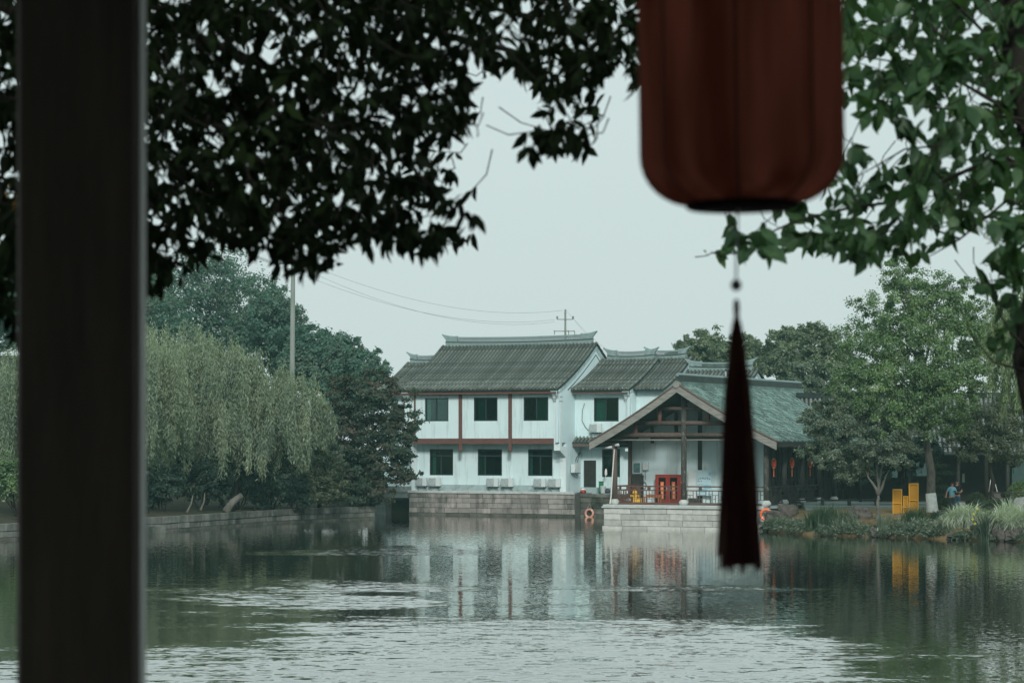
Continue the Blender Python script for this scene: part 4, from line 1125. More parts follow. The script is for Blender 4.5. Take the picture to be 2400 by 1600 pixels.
hr = MB(); hr.tube([(.14 * math.cos(k * math.pi / 10), 0, .2 * math.sin(k * math.pi / 10)) for k in range(21)], .02, 6, False)
o = hr.build('hose_coil', M['cable']); o.location = pp_(PU(1510, QW - .1), QW - .12, FL + 1.05); o.rotation_euler = (0, 0, -TH); tag(o, 'black hose coil hanging on the inner wall below the meter box', 'hose')
dc = empty('dark_chest', pp_(PU(1494, QW - .4), QW - .35, FL + .02), -TH); tag(dc, 'dark brown cupboard under the glass wall box', 'cupboard')
MB().bbox(-.3, .3, -.2, .2, 0, 1.65, .015).build('body', M['wood_dark'], dc); MB().box(-.27, .27, -.222, -.202, .05, 1.0).build('door', M['wood_brown'], dc)
yh = empty('yellow_hydrant', pp_(PU(1488, 2.2), 2.2, FL + .02), -TH); tag(yh, 'bright yellow hydrant behind the lattice railing', 'hydrant')
MB().lathe([(.2, 0), (.2, .05), (.12, .08), (.11, .55), (.16, .58), (.16, .64), (.1, .74), (.03, .82)], 12).build('barrel', M['yellow_bright'], yh, True)
MB().tube([(-.26, 0, .42), (.26, 0, .42)], .07, 8).build('outlet', M['yellow_bright'], yh)
MB().bbox(.14, .42, -.14, .14, 0, .3, .03).build('outlet_box', M['yellow_bright'], yh)
oc = empty('wooden_bench', pp_(PU(1530, 2.6), 2.6, FL + .02), -TH); tag(oc, 'low orange-brown wooden bench in front of the red cabinet', 'bench')
M['orange_wood'] = m_plain('orange_wood', (.30, .10, .03), (.42, .16, .05), 4, .6)
MB().box(-.5, .5, -.2, .2, .34, .40).build('seat', M['orange_wood'], oc)
for x, y in ((-.45, -.16), (.45, -.16), (-.45, .16), (.45, .16)): MB().box(x - .03, x + .03, y - .03, y + .03, 0, .34).build('leg', M['orange_wood'], oc)
MB().box(-.5, .5, .16, .2, .40, .5).build('backrest', M['orange_wood'], oc)
# security cameras on the left column
for px, dx, lab in ((1431, -1, 'white security camera pointing left from the pavilion corner column'), (1447, 1, 'grey domed security camera on the right of the corner column')):
    t = empty('security_camera', pp_(PU(px, -.25), -.25, H - .2 if dx < 0 else H - .05), -TH); tag(t, lab, 'camera', 'security cameras')
    mb = MB(); mb.tube([(-.2 * (dx < 0) - .12, -.05, -.04), (.1, .0, .03)], [.07, .075], 8); mb.build('body', M['board_white'], t, True)
    MB().tube([(.06, .02, .0), (.10, .15, -.08)] if dx < 0 else [(0, .02, 0), (-.06, .15, -.12)], .03, 6).build('arm', M['board_white'], t)
    if dx > 0: MB().lathe([(.02, -.12), (.09, -.08), (.10, .0)], 10, (.05, -.02, 0)).build('dome', M['ac_grille'], t, True)
# white rain pipe and brackets by the left column
mb = MB(); mb.tube([pp_(PU(1429.5, -.35), -.35, FL + .05), pp_(PU(1432, -.3), -.3, FL + .4), pp_(PU(1436, -.25), -.25, 3.3), pp_(PU(1440, -.2), -.2, 4.6)], .035, 6)
tag(mb.build('white_hose', M['white_band']), 'thin white pipe running up the pavilion corner column', 'pipe')
# bucket and bags on the mossy wall
bk = empty('white_bucket', hp(HU(1413, .75), .75, 1.58), -TH); tag(bk, 'white plastic bucket on the ledge right of the small door', 'bucket')
MB().lathe([(.14, 0), (.16, .02), (.2, .48), (.215, .5)], 14).build('body', M['board_white'], bk, True); MB().lathe([(.19, .49), (.19, .485)], 14).build('inside', M['metal_dark'], bk)
gn = empty('green_crate', hp(HU(1409, 1.6), 1.6, 1.52), -TH); tag(gn, 'upright dark green plastic bin beside the white bucket', 'bin')
MB().bbox(-.13, .13, -.12, .12, 0, .8, .02).build('body', M['green_thing'], gn); MB().bbox(-.15, .15, -.14, .14, .8, .86, .015).build('lid', M['green_thing'], gn)
mp_ = empty('mop', hp(HU(1414.5, 1.2), 1.2, 1.52), -TH); tag(mp_, 'white mop leaning upright behind the bucket', 'mop')
MB().tube([(0, 0, 0), (-.04, .5, 1.5)], .018, 6).build('handle', M['white_band'], mp_); MB().lathe([(.02, 1.72), (.08, 1.6), (.10, 1.3), (.06, 1.25)], 8, (-.04, .5, 0)).build('head', M['white_band'], mp_, True)
bg = empty('dark_bag', hp(HU(1424, .9), .9, 1.58), -TH); tag(bg, 'small dark blue bag on the ledge near the pavilion column', 'bag')
MB().lathe([(.16, 0), (.22, .1), (.17, .28), (.05, .34)], 10).build('body', M['ink'], bg, True); MB().tube([(-.08, 0, .3), (0, 0, .42), (.08, 0, .3)], .015, 5).build('strap', M['white_band'], bg)
rb = empty('red_white_bag', hp(HU(1366.5, 1.9), 1.9, 1.56), -TH); tag(rb, 'red and white sack lying at the foot of the small dark door', 'sack')
MB().lathe([(.2, 0), (.24, .1), (.16, .2)], 10).build('lower', M['red_cab'], rb, True); MB().lathe([(.17, .2), (.19, .26), (.05, .34)], 10).build('upper', M['white_band'], rb, True)

# life ring on the base corner
ring('life_ring', 'bright orange life ring hanging at the right corner of the pavilion base', pp_(PU(1795, -1.0), -1.0, .95), .29, .08, math.radians(-12), M['orange'], -TH + .25)

# small lanterns under the right eave
def small_lantern(px, q, label):
    u = cr - .02
    t = empty('hanging_lantern', pp_(u, q, 3.55), -TH); tag(t, label, 'lantern', 'small red lanterns under the pavilion eave')
    MB().lathe([(.07, .0), (.11, .03), (.135, .10), (.14, .40), (.11, .47), (.07, .5)], 16).build('shade', M['lantern_red'], t, True)
    MB().lathe([(.075, -.02), (.075, .0)], 12).build('lower_rim', M['gold'], t); MB().lathe([(.075, .5), (.075, .53)], 12).build('upper_rim', M['gold'], t)
    MB().tube([(0, 0, .52), (0, 0, 1.3)], .008, 5).build('cord', M['cable'], t); MB().tube([(0, 0, -.02), (0, 0, -.25), (0, 0, -.52)], [.008, .02, .03], 6).build('tassel', M['banner'], t)
small_lantern(1814, 1.3, 'small red lantern nearest the peeling right column of the pavilion')
small_lantern(1852, 4.4, 'second small red lantern along the pavilion eave')
small_lantern(1885, 7.6, 'third small red lantern, half covered by tree leaves')

# ------------------------------------------------------------------ utility poles and wires
p1 = empty('utility_pole', (gx(684, 178), 178, .9)); tag(p1, 'tall plain concrete pole rising behind the willow into the leaves', 'utility pole')
t1 = gz(600, 178) - .9
MB().tube([(-.06, 0, 0), (.10, 0, t1)], [.24, .15], 10).build('shaft', M['pole'], p1, True)
MB().box(-.9, 1.1, -.05, .05, t1 - .6, t1 - .5).build('cross_arm', M['metal_dark'], p1)
Y2 = 235.0
p2 = empty('utility_pole', (gx(1325, Y2), Y2, .9)); tag(p2, 'distant utility pole with two cross arms above the main ridge', 'utility pole')
t2 = gz(725, Y2) - .9; s2 = F / Y2
MB().tube([(0, 0, 0), (0, 0, t2)], [.2, .09], 10).build('shaft', M['pole'], p2, True)
for y, a, b in ((748.5, -19, 18), (776, -26, 21)):
    z = gz(y, Y2) - .9
    MB().box(a / s2, b / s2, -.13, -.09, z - .04, z + .04).build('cross_arm', M['pole'], p2)
    for e in ((a, b) if y < 760 else (a, 7, b)):
        if y < 760: MB().lathe([(.06, 0), (.09, .04), (.09, .26), (.05, .3)], 8, (e / s2, -.11, z + .03)).build('insulator', M['pole'], p2)
        else: MB().tube([(e / s2 - .04, -.11, z + .08), (e / s2 + .05, -.11, z - .15), (e / s2, -.11, z - .33)], .035, 5).build('insulator', M['metal_dark'], p2)
MB().lathe([(.12, 0), (.12, .06), (.06, .1), (.06, .3), (.1, .34)], 8, (0, 0, t2 - .4)).build('top_insulator', M['pole'], p2)
def wire(label, a, b, sag, r=.009):
    mb = MB(); pts = []
    for i in range(25):
        t = i / 24; p = a.lerp(b, t); p.z -= sag * 4 * t * (1 - t); pts.append(p)
    mb.tube(pts, r, 4); tag(mb.build('power_wire', M['cable']), label, 'wire', 'power wires')
PT = at(1325, 727, Y2)
for k, (dy, lab) in enumerate(((0, 'topmost power wire running left from the distant pole'), (22, 'middle power wire running left from the distant pole'), (27, 'lowest power wire running left from the distant pole'))):
    b = at(1319 - (19 if k else 0), 727 + dy, Y2); a = Vector((gx(684, 178) + (.0, -.8, .9)[k], 178, .9 + t1 - (.1, .45, .45)[k] - .25 * k))
    wire(lab, a, b, 1.6)
wire('upper power wire dropping right from the distant pole behind the roofs', at(1327, 727, Y2), at(1445, 835, 200), .3)
wire('lower power wire dropping right from the distant pole behind the roofs', at(1343, 745, Y2), at(1440, 842, 200), .3)

# ------------------------------------------------------------------ vegetation
def crown_points(blobs, n, sub=26, cl=.30, shell=.75, flat=.75, top_bias=.15):
    """leaf positions: sub-clumps spread over the outer part of each blob, leaves gathered round the clump centres"""
    vol = np.array([b[3] ** 2 * (b[4] if len(b) > 4 else 1) for b in blobs]); vol = vol / vol.sum()
    C = []; D = []
    for b, f in zip(blobs, vol):
        m = max(30, int(n * f)); c0 = np.array(b[:3]); R = b[3]; sq = b[4] if len(b) > 4 else .85
        k = max(10, int(1.9 * sub * (R / 2.0) ** 1.2))
        dirs = rand_dir(k); dirs[:, 2] += top_bias; dirs = norm(dirs)
        rad = R * (.62 + .50 * RNG.random(k) + .42 * RNG.random(k) ** 4)
        inner = RNG.random(k) < .22; rad[inner] *= .5
        cc = c0 + dirs * rad[:, None] * np.array([1, 1, sq])
        pick = RNG.integers(0, k, m); sz = R * cl * (.40 + .95 * RNG.random(k) ** 1.5)
        off = RNG.normal(size=(m, 3)) * .5; off = off * np.array([1, 1, flat])
        p = cc[pick] + off * sz[pick][:, None]
        C.append(p); D.append(norm(dirs[pick] * .9 + off * .9 + RNG.normal(size=(m, 3)) * .35))
    return np.concatenate(C), np.concatenate(D)

def leaf_crown(parent, name, blobs, n, size, mat, templ='diamond', aspect=.55, droop=.3, up=.45, origin=(0, 0, 0), **kw):
    C, D = crown_points(blobs, n, **kw)
    m = len(C)
    nrm = norm(D * .7 + np.array([0, 0, up]) + RNG.normal(size=(m, 3)) * .45)
    d = RNG.normal(size=(m, 3)); d -= nrm * (d * nrm).sum(1, keepdims=True); d = norm(d) + np.array([0, 0, -droop])
    L = size * (.65 + .7 * RNG.random(m))
    me = leaf_mesh(name, C - np.array(origin), d, nrm, L, L * aspect, templ)
    me.materials.append(mat)
    o = link(bpy.data.objects.new(name, me), parent); return o

def limb_path(a, b, n=5, wob=.15):
    a, b = Vector(a), Vector(b); L = (b - a).length; out = []
    for i in range(n + 1):
        t = i / n; p = a.lerp(b, t)
        if 0 < i < n: p += Vector((random.uniform(-1, 1), random.uniform(-1, 1), random.uniform(-.3, .8))) * wob * L * .3
        out.append(p)
    return out

TRUNK_PATH = {}
def tree(name, label, cat, base, trunk_top, r0, blobs, n, size, mat, bark='bark', group=None, limbs=True, **kw):
    base = Vector(base); t = empty(name, base); tag(t, label, cat, group)
    rel = lambda p: Vector(p) - base
    tt = Vector(trunk_top)
    tp = limb_path((0, 0, -.25), rel(tt), 6, .10)
    TRUNK_PATH[name] = tp
    tk = MB().tube(tp, [r0 * (1.25 if i == 0 else 1.0 - .5 * i / 6) for i in range(7)], 10).build('trunk', M[bark], t, True)
    if limbs:
        for b in blobs:
            mb = MB(); e = rel(b[:3]); st = tp[random.choice((4, 5, 6))]
            mb.tube(limb_path(st, e, 5, .2), [r0 * .45, r0 * .38, r0 * .3, r0 * .22, r0 * .14, r0 * .06], 7)
            for k in range(3):
                q = Vector(b[:3]) + Vector(rand_dir(1)[0]) * b[3] * .85
                mb.tube(limb_path(st.lerp(e, random.uniform(.5, 1)), rel(q), 4, .2), [r0 * .18, r0 * .15, r0 * .11, r0 * .08, r0 * .03], 5)
            mb.build('limb', M[bark], tk, True)
    leaf_crown(t, 'crown', blobs, n, size, mat, origin=base, **kw)
    return t

def B(px, py, Y, rpx, sq=.85, dy=0.0):
    p = at(px, py, Y); return (p.x, Y + dy, p.z, rpx * Y / F, sq)

HILL_T = [
    ('tall dark green tree topping the hillside behind the willow', 215, [(500, 650, 90), (440, 690, 85), (560, 690, 75), (500, 740, 90), (620, 760, 60), (430, 800, 90), (520, 810, 85)]),
    ('hillside tree beside the concrete pole, with rusty tips', 205, [(620, 710, 60), (660, 760, 60), (600, 790, 70), (680, 810, 50), (660, 860, 55), (715, 890, 40)]),
    ('lower hillside tree right of the concrete pole', 200, [(730, 815, 55), (700, 850, 55), (770, 860, 50)]),
    ('rounded tree at the foot of the hill above the maple', 195, [(800, 820, 48), (850, 855, 45), (800, 870, 50), (880, 885, 35), (785, 925, 55), (845, 925, 50)]),
    ('hillside tree behind the dark pillar', 200, [(340, 700, 80), (280, 660, 90), (220, 720, 90), (380, 760, 70), (360, 810, 80), (290, 790, 90)]),
    ('hillside tree at the far left edge behind the leaves', 195, [(60, 690, 90), (140, 720, 90), (0, 760, 90)]),
]
for lab, Y, bl in HILL_T:
    bs = [B(px, py, Y, r, .85, random.uniform(-3, 3)) for px, py, r in bl]
    cx = sum(b[0] for b in bs) / len(bs)
    tree('hillside_tree', lab, 'tree', (cx, Y + 2, 2.0), (cx, Y + 1, min(b[2] for b in bs)), .3, bs, 26000, .27, LEAF['hill'], 'bark_dark', 'trees on the hillside', sub=40, cl=.24)
for i, (px, py, r, Y) in enumerate(((900, 915, 40, 190), (860, 930, 45, 190))):
    pass

GROVE = [
    ('light green round-topped tree behind the pavilion roof', 205, [(1625, 818, 42), (1665, 808, 36), (1598, 832, 30), (1650, 850, 50), (1690, 840, 40)], 'bamboo'),
    ('feathery grove tree directly behind the tassel', 198, [(1745, 822, 38), (1700, 840, 45), (1785, 838, 45), (1740, 870, 50)], 'bamboo'),
    ('tall plume-like grove tree in the middle of the right skyline', 200, [(1830, 800, 34), (1855, 815, 40), (1815, 845, 50), (1860, 870, 50)], 'bamboo'),
    ('pale grey-green tree above the far end of the pavilion roof', 180, [(1900, 880, 45), (1880, 920, 38), (1930, 920, 45), (1905, 950, 40)], 'grey'),
    ('grove tree leaning behind the big camphor', 192, [(1905, 792, 38), (1940, 800, 45), (1920, 850, 50), (1965, 860, 50)], 'bamboo'),
]
for lab, Y, bl, mt in GROVE:
    bs = [B(px, py, Y, r, .9, random.uniform(-2, 2)) for px, py, r in bl]
    cx = sum(b[0] for b in bs) / len(bs)
    tree('grove_tree', lab, 'tree', (cx, Y + 2, 1.0), (cx, Y + 1, min(b[2] for b in bs) - 1), .22, bs, 20000, .24, LEAF[mt], 'bark_dark', 'grove behind the pavilion', sub=40, cl=.22)

def willow(name, label, base, lean_top, domes, n_strand, mat, leaf=.24, w=.048, zmin=1.6, group='willows', per=34, r0=.3, lenf=1.0):
    base = Vector(base); t = empty(name, base); tag(t, label, 'willow tree', group)
    tp = limb_path((0, 0, -.3), Vector(lean_top) - base, 6, .08)
    tk = MB().tube(tp, [r0 * (1.3 if i == 0 else 1 - .55 * i / 6) for i in range(7)], 10).build('trunk', M['bark_dark'], t, True)
    mb = MB()
    for d in domes:
        e = Vector((d[0], d[1], d[2] + d[3] * .5)) - base
        mb.tube(limb_path(tp[5], e, 6, .18), [r0 * .5, r0 * .42, r0 * .33, r0 * .25, r0 * .18, r0 * .12, r0 * .05], 7)
    mb.build('limb', M['bark_dark'], tk, True)
    vol = np.array([d[3] ** 2 for d in domes]); vol = vol / vol.sum()
    C = []; Dd = []; Nn = []
    for d, f in zip(domes, vol):
        m = int(n_strand * f); c0 = np.array(d[:3]); R = d[3]
        k = max(8, m // 20)
        u = rand_dir(k); u[:, 2] = np.abs(u[:, 2]) * 1.0 - .25; u = norm(u)
        cc = c0 + u * R * (.55 + .5 * RNG.random((k, 1))) * np.array([1, 1, .8])
        pick = RNG.integers(0, k, m)
        st = cc[pick] + RNG.normal(size=(m, 3)) * np.array([.13, .13, .22]) * (R / 2.5 + .3)
        out = u[pick].copy(); out[:, 2] = 0
        ln = (R * (.55 + .6 * RNG.random(m) + .75 * RNG.random(k)[pick]) + (st[:, 2] - c0[2]) * .5) * lenf
        ln = np.clip(ln, .8, np.maximum(st[:, 2] - zmin - RNG.random(m) * 2.0, .8))
        tt = RNG.random((m, per)); tt = np.sort(tt, 1)
        arch = .5 * R
        x = st[:, None, :] + np.zeros((m, per, 3))
        ox = (1 - np.exp(-tt * 3.0)) * (.35 + .25 * RNG.random((m, 1)))
        x = x + out[:, None, :] * ox[:, :, None]
        x[:, :, 2] -= ln[:, None] * tt - .25 * np.exp(-((tt - .04) / .05) ** 2)
        x[:, :, 0] += .10 * np.sin(tt * 5 + RNG.random((m, 1)) * 6); x[:, :, 1] += .10 * np.cos(tt * 5 + RNG.random((m, 1)) * 6)
        dd = RNG.normal(size=(m, per, 3)) * .42 + np.array([0, 0, -1.0])
        C.append(x.reshape(-1, 3)); Dd.append(dd.reshape(-1, 3)); Nn.append((RNG.normal(size=(m, per, 3)) + out[:, None, :] * .8 + np.array([0, 0, .3])).reshape(-1, 3))
    C = np.concatenate(C); Dd = np.concatenate(Dd); Nn = norm(np.concatenate(Nn))
    L = leaf * (.6 + .8 * RNG.random(len(C)))
    me = leaf_mesh('crown', C - np.array(base), Dd, Nn, L, np.full(len(C), w) * (.7 + .6 * RNG.random(len(C))), 'diamond')
    me.materials.append(mat); link(bpy.data.objects.new('crown', me), t)
    return t

def Dm(px, py, Y, rpx, dy=0): p = at(px, py, Y); return (p.x, Y + dy, p.z, rpx * Y / F)
Yw = 147.0
willow('weeping_willow', 'big weeping willow with grey-green curtains of leaves leaning over the bank', (gx(535, Yw), Yw, .8), at(600, 960, Yw),
       [Dm(360, 838, Yw, 100), Dm(435, 828, Yw, 92, 1), Dm(515, 858, Yw, 88), Dm(595, 890, Yw, 84, -1), Dm(665, 925, Yw, 76), Dm(728, 955, Yw, 52), Dm(420, 950, Yw - 2, 82), Dm(545, 985, Yw - 2, 72), Dm(645, 1005, Yw - 1, 58)],
       4300, LEAF['willow'], lenf=1.12, zmin=1.5, r0=.2)
Yv = 139.0
willow('weeping_willow', 'weeping willow at the left frame edge behind the dark pillar', (gx(345, Yv), Yv, .8), at(300, 900, Yv),
       [Dm(330, 830, Yv, 95), Dm(230, 850, Yv, 110), Dm(120, 880, Yv, 120), Dm(20, 900, Yv, 120), Dm(370, 900, Yv, 70)], 2600, LEAF['willow'], lenf=1.3, r0=.2)
Yr = 118.0
willow('weeping_willow', 'bright green willow strands hanging at the right frame edge', (gx(2440, Yr), Yr, .6), at(2440, 850, Yr),
       [Dm(2390, 740, Yr, 75), Dm(2350, 770, Yr, 50), Dm(2420, 830, Yr, 80), Dm(2360, 860, Yr, 35), Dm(2440, 720, Yr, 70)], 560, LEAF['willow_bright'], zmin=4.5, r0=.2, lenf=1.15)
# tilted bare trunk stub among the willows
mb = MB().tube([at(528, 1200, 144) , at(545, 1176, 144.3), at(566, 1160, 144.6)], [.26, .21, .17], 10)
tag(mb.build('leaning_trunk', M['bark_grey'], None, True), 'short pale leaning trunk on the bank under the big willow', 'trunk')
for i, (a, b, lab) in enumerate((((438, 1200), (452, 1160), 'thin bare sapling stem leaning right under the willow'), ((470, 1195), (480, 1155), 'thin upright sapling stem left of the leaning trunk'))):
    tag(MB().tube([at(a[0], a[1], 141), at((a[0] + b[0]) / 2 + 3, (a[1] + b[1]) / 2, 141), at(b[0], b[1], 141.2)], [.07, .05, .03], 6).build('sapling_stem', M['bark_grey']), lab, 'sapling')

Ym = 158.0
tree('maple_tree', 'spreading maple with dark red and green leaves beside the house', 'tree', (gx(870, Ym + 1), Ym + 1, .9), at(870, 1040, Ym + 1), .22,
     [B(830, 935, Ym, 65, .8), B(890, 925, Ym, 55, .7), B(930, 985, Ym, 52, .7), B(860, 1000, Ym, 75, .7), B(800, 1000, Ym, 55, .9), B(925, 1060, Ym - 1, 52, .75), B(860, 1090, Ym - 1, 65, .75), B(800, 1085, Ym - 1, 55), B(955, 1025, Ym - 1, 36, .7), B(950, 1105, Ym - 1, 34, .7), B(830, 1150, Ym - 1, 55), B(880, 1150, Ym - 1, 35)],
     62000, .19, LEAF['maple'], 'bark_dark', sub=34, cl=.24, flat=.4)
tree('round_bush', 'yellow-green rounded bush tree between willow and maple', 'tree', (gx(745, 153), 154.5, .9), at(745, 1120, 154), .15,
     [B(740, 1090, 153, 50), B(770, 1120, 152.5, 42), B(710, 1125, 152.5, 45), B(745, 1155, 152, 45), B(785, 1150, 152, 30)], 20000, .14, LEAF['olive'], 'bark_dark', sub=34, cl=.24)
UNDER = [(380, 1150, 142, 60, 'dark shrub at the waterside left of the leaning trunk'), (470, 1120, 146, 65, 'dark shrub behind the willow curtain left of its branch'),
         (560, 1125, 149, 65, 'dark shrub under the big willow right of its trunk'), (640, 1130, 151, 65, 'dark shrub between the big willow and the rounded bush'),
         (690, 1165, 151, 40, 'low dark shrub in front of the rounded bush'), (280, 1140, 136, 70, 'dark shrub hidden behind the pillar'), (40, 1120, 130, 75, 'green shrub at the left frame edge above the bank wall'),
         (160, 1130, 132, 75, 'dark shrub left of the pillar along the bank'), (720, 1060, 168, 70, 'dark undergrowth shrub far behind the rounded bush'), (560, 1080, 168, 80, 'dark undergrowth shrub far behind the big willow trunk'), (420, 1080, 166, 90, 'dark undergrowth shrub far behind the left willow'), (850, 1120, 168, 50, 'dark undergrowth shrub behind the maple trunk'), (620, 1060, 154, 80, 'tall dark shrub in the shade behind the big willow'), (480, 1040, 152, 90, 'tall dark shrub deep behind the left half of the willow')]
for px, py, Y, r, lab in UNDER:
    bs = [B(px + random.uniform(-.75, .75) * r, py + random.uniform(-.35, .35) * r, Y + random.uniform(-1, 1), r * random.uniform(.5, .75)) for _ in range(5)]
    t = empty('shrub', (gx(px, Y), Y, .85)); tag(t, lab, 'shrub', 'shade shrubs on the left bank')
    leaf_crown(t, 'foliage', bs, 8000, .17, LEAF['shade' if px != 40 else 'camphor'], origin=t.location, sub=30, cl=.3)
    mb = MB()
    for b in bs: mb.tube(limb_path((0, 0, -.2), Vector(b[:3]) - t.location, 4, .2), [.06, .05, .04, .03, .015], 5)
    mb.build('stem', M['bark_dark'], t)

# right bank trees
Yc = 131.0
ct = tree('camphor_tree', 'large light green camphor tree with white-painted trunk base', 'tree', (gx(2187, Yc), Yc, 1.05), at(2160, 900, Yc), .27,
     [B(2130, 670, Yc + 1, 62), B(2190, 720, Yc + 1, 80), B(2080, 740, Yc + 1, 75), B(2250, 690, Yc + 2, 45), B(2270, 760, Yc + 2, 65), B(2040, 830, Yc, 80), B(2130, 820, Yc - 1, 90), B(2230, 830, Yc, 85), B(2310, 820, Yc + 3, 60),
      B(2000, 900, Yc - 1, 62), B(2090, 910, Yc - 2, 85), B(2190, 920, Yc - 2, 75), B(2270, 900, Yc, 62), B(2140, 985, Yc - 2, 60), B(2060, 975, Yc - 2, 60), B(2220, 990, Yc - 1, 50), B(2110, 620, Yc + 1, 32)],
     110000, .135, LEAF['camphor'], 'bark', sub=36, cl=.22)
# painted lower trunk
tk = [o for o in ct.children if o.name.startswith('trunk')][0]
mb = MB(); p0, p1 = TRUNK_PATH['camphor_tree'][0], TRUNK_PATH['camphor_tree'][1]
pts = [p0.lerp(p1, f) for f in (.0, .35, .7, 1.02)]
mb.tube(pts, [.37, .335, .305, .285], 14); mb.build('painted_base', M['limewash'], ct, True)
Ys = 129.5
ft = tree('small_tree', 'smaller dense tree with forked pale trunk in front of the boardwalk', 'tree', (gx(2057, Ys), Ys, .95), at(2058, 1155, Ys), .13,
     [B(1930, 985, Ys + 1, 52), B(1990, 1000, Ys, 60), B(1920, 1050, Ys + 1, 46), B(1975, 1070, Ys, 52), B(2050, 1035, Ys - 1, 58), B(2100, 1060, Ys - 1, 45), B(1960, 950, Ys + 1, 45), B(2110, 1010, Ys, 52), B(2030, 1090, Ys, 34), B(1905, 1010, Ys + 1, 30), B(1990, 1110, Ys, 26)],
     56000, .115, LEAF['grey'], 'bark_grey', limbs=False, sub=36, cl=.23)
mb = MB()
for e in ((2030, 1105), (2050, 1060), (2085, 1100), (2070, 1080)):
    mb.tube(limb_path(at(2058, 1160, Ys) - ft.location, at(e[0], e[1], Ys) - ft.location, 4, .15), [.10, .085, .07, .05, .03], 7)
mb.build('fork', M['bark_grey'], ft, True)
tree('osmanthus_tree', 'dark dense broadleaf tree over the two people', 'tree', (gx(2330, 136), 136, 1.2), at(2320, 1060, 136), .16,
     [B(2290, 1000, 135, 55), B(2340, 990, 136, 60), B(2260, 1045, 134, 42), B(2310, 1045, 135, 45), B(2370, 1040, 136, 50), B(2390, 970, 137, 60), B(2250, 990, 136, 40)], 32000, .13, LEAF['olive'], 'bark_dark', sub=34, cl=.24)
tree('shade_tree', 'dark tree filling the shade behind the small forked tree', 'tree', (gx(2120, 140), 140, 1.2), at(2120, 1040, 140), .16,
     [B(2050, 1090, 140, 40), B(2110, 1060, 140, 50), B(2170, 1050, 140, 45)], 14000, .14, LEAF['shade'], 'bark_dark', sub=34, cl=.24)

# ------------------------------------------------------------------ dark garden hall behind the right bank
gh = empty('garden_hall', (gx(2000, 150), 150, 1.2), math.radians(-6)); tag(gh, 'shadowy garden hall with grey tiled roof behind the right-hand trees', 'hall')
MB().box(-3, 17, 4.0, 4.2, 0, 3.6).build('back_wall', M['wood_dark'], gh)
MB().box(-3, 17, -1.0, 4.2, -.6, .06).build('floor', M['paving'], gh)
for i, x in enumerate((-2.6, .4, 3.4, 6.4, 9.4, 12.4, 15.4)):
    MB().lathe([(.13, 0), (.125, 1.6), (.12, 3.2)], 12, (x, -.2, .06)).build('column', M['wood_dark'], gh, True)
MB().box(-3, 17, -.3, -.1, 3.0, 3.25).build('eave_beam', M['wood_dark'], gh)
pr = prof(-1.3, 3.15, 3.2, 6.6, .8)
mb = MB(); n = len(pr)
mb.add([(x, p[0], p[1] - t_) for x in (-3.5, 17.5) for t_ in (0, .12) for p in pr], sum([[(i, i + 1, 2 * n + i + 1, 2 * n + i), (n + i, 3 * n + i, 3 * n + i + 1, n + i + 1), (i, n + i, n + i + 1, i + 1)] for i in range(n - 1)], []) + [(0, 2 * n, 3 * n, n)])
gr = mb.build('roof', M['tile_dark'], gh)
mb = MB()
mb.add([(x, p[0], p[1]) for x in (-3.5, 17.5) for p in prof(8, 3.15, 3.2, 6.6, .8)], [(i, i + 1, n + i + 1, n + i) for i in range(n - 1)]); mb.build('rear_slope', M['tile_dark'], gr)
M['tile_pale'] = m_plain('pale_weathered_tile', (.15, .165, .16), (.24, .26, .25), 4, .85, per_obj=.3)
me = row_mesh('tile_row', pr, .09, .27); me.materials.append(M['tile_pale'])
for i in range(75):
    o = link(bpy.data.objects.new('tile_row', me), gr); o.location = (-3.4 + i * .28, 0, 0)
MB().box(-3.5, 17.5, 3.05, 3.35, 6.6, 6.95).build('ridge', M['tile_dark'], gr)
for x0, x1, z0, z1 in ((1.0, 3.0, 1.5, 2.6), (4.0, 5.4, 1.6, 2.6), (3.7, 4.3, 1.1, 1.3), (6.9, 7.2, 1.2, 1.9), (10.0, 11.0, 1.0, 2.9)):
    w_ = MB().box(x0, x1, 3.93, 3.99, z0, z1).build('window', M['room'], gh)
    MB().box(x0 + .08, x1 - .08, 3.90, 3.925, z0 + .08, z1 - .08).build('pane', M['curtain'] if z1 < 2 else M['glass'], w_)
for i, (x, lab) in enumerate(((.9, 'dim red lantern in the shaded hall behind the small forked tree'), (4.7, 'dim red lantern in the shaded hall left of the white-painted trunk'), (10.6, 'dim red lantern in the shaded hall near the right frame edge'), (11.9, 'dim red lantern at the right frame edge of the hall'))):
    c, s_ = math.cos(math.radians(-6)), math.sin(math.radians(-6))
    t = empty('hall_lantern', (gh.location.x + x * c + .3 * s_, gh.location.y + x * s_ - .3 * c, 3.35)); tag(t, lab, 'lantern', 'lanterns in the garden hall')
    MB().lathe([(.08, 0), (.14, .06), (.155, .15), (.155, .45), (.14, .54), (.08, .6)], 14).build('shade', M['lantern_red'], t, True)
    MB().tube([(0, 0, .6), (0, 0, 1.2)], .01, 4).build('cord', M['cable'], t); MB().tube([(0, 0, 0), (0, 0, -.4)], [.012, .03], 5).build('tassel', M['banner'], t)
# pale steps / path edges
st = empty('garden_steps', (gx(2140, 136), 136, 1.1), math.radians(-3)); tag(st, 'long pale stone steps running behind the white-painted trunk', 'steps')
for i in range(3):
    MB().bbox(-6, 9, i * .9, i * .9 + 2.0, -.3, .14 + i * .15, .02).build('step', M['paving'], st)
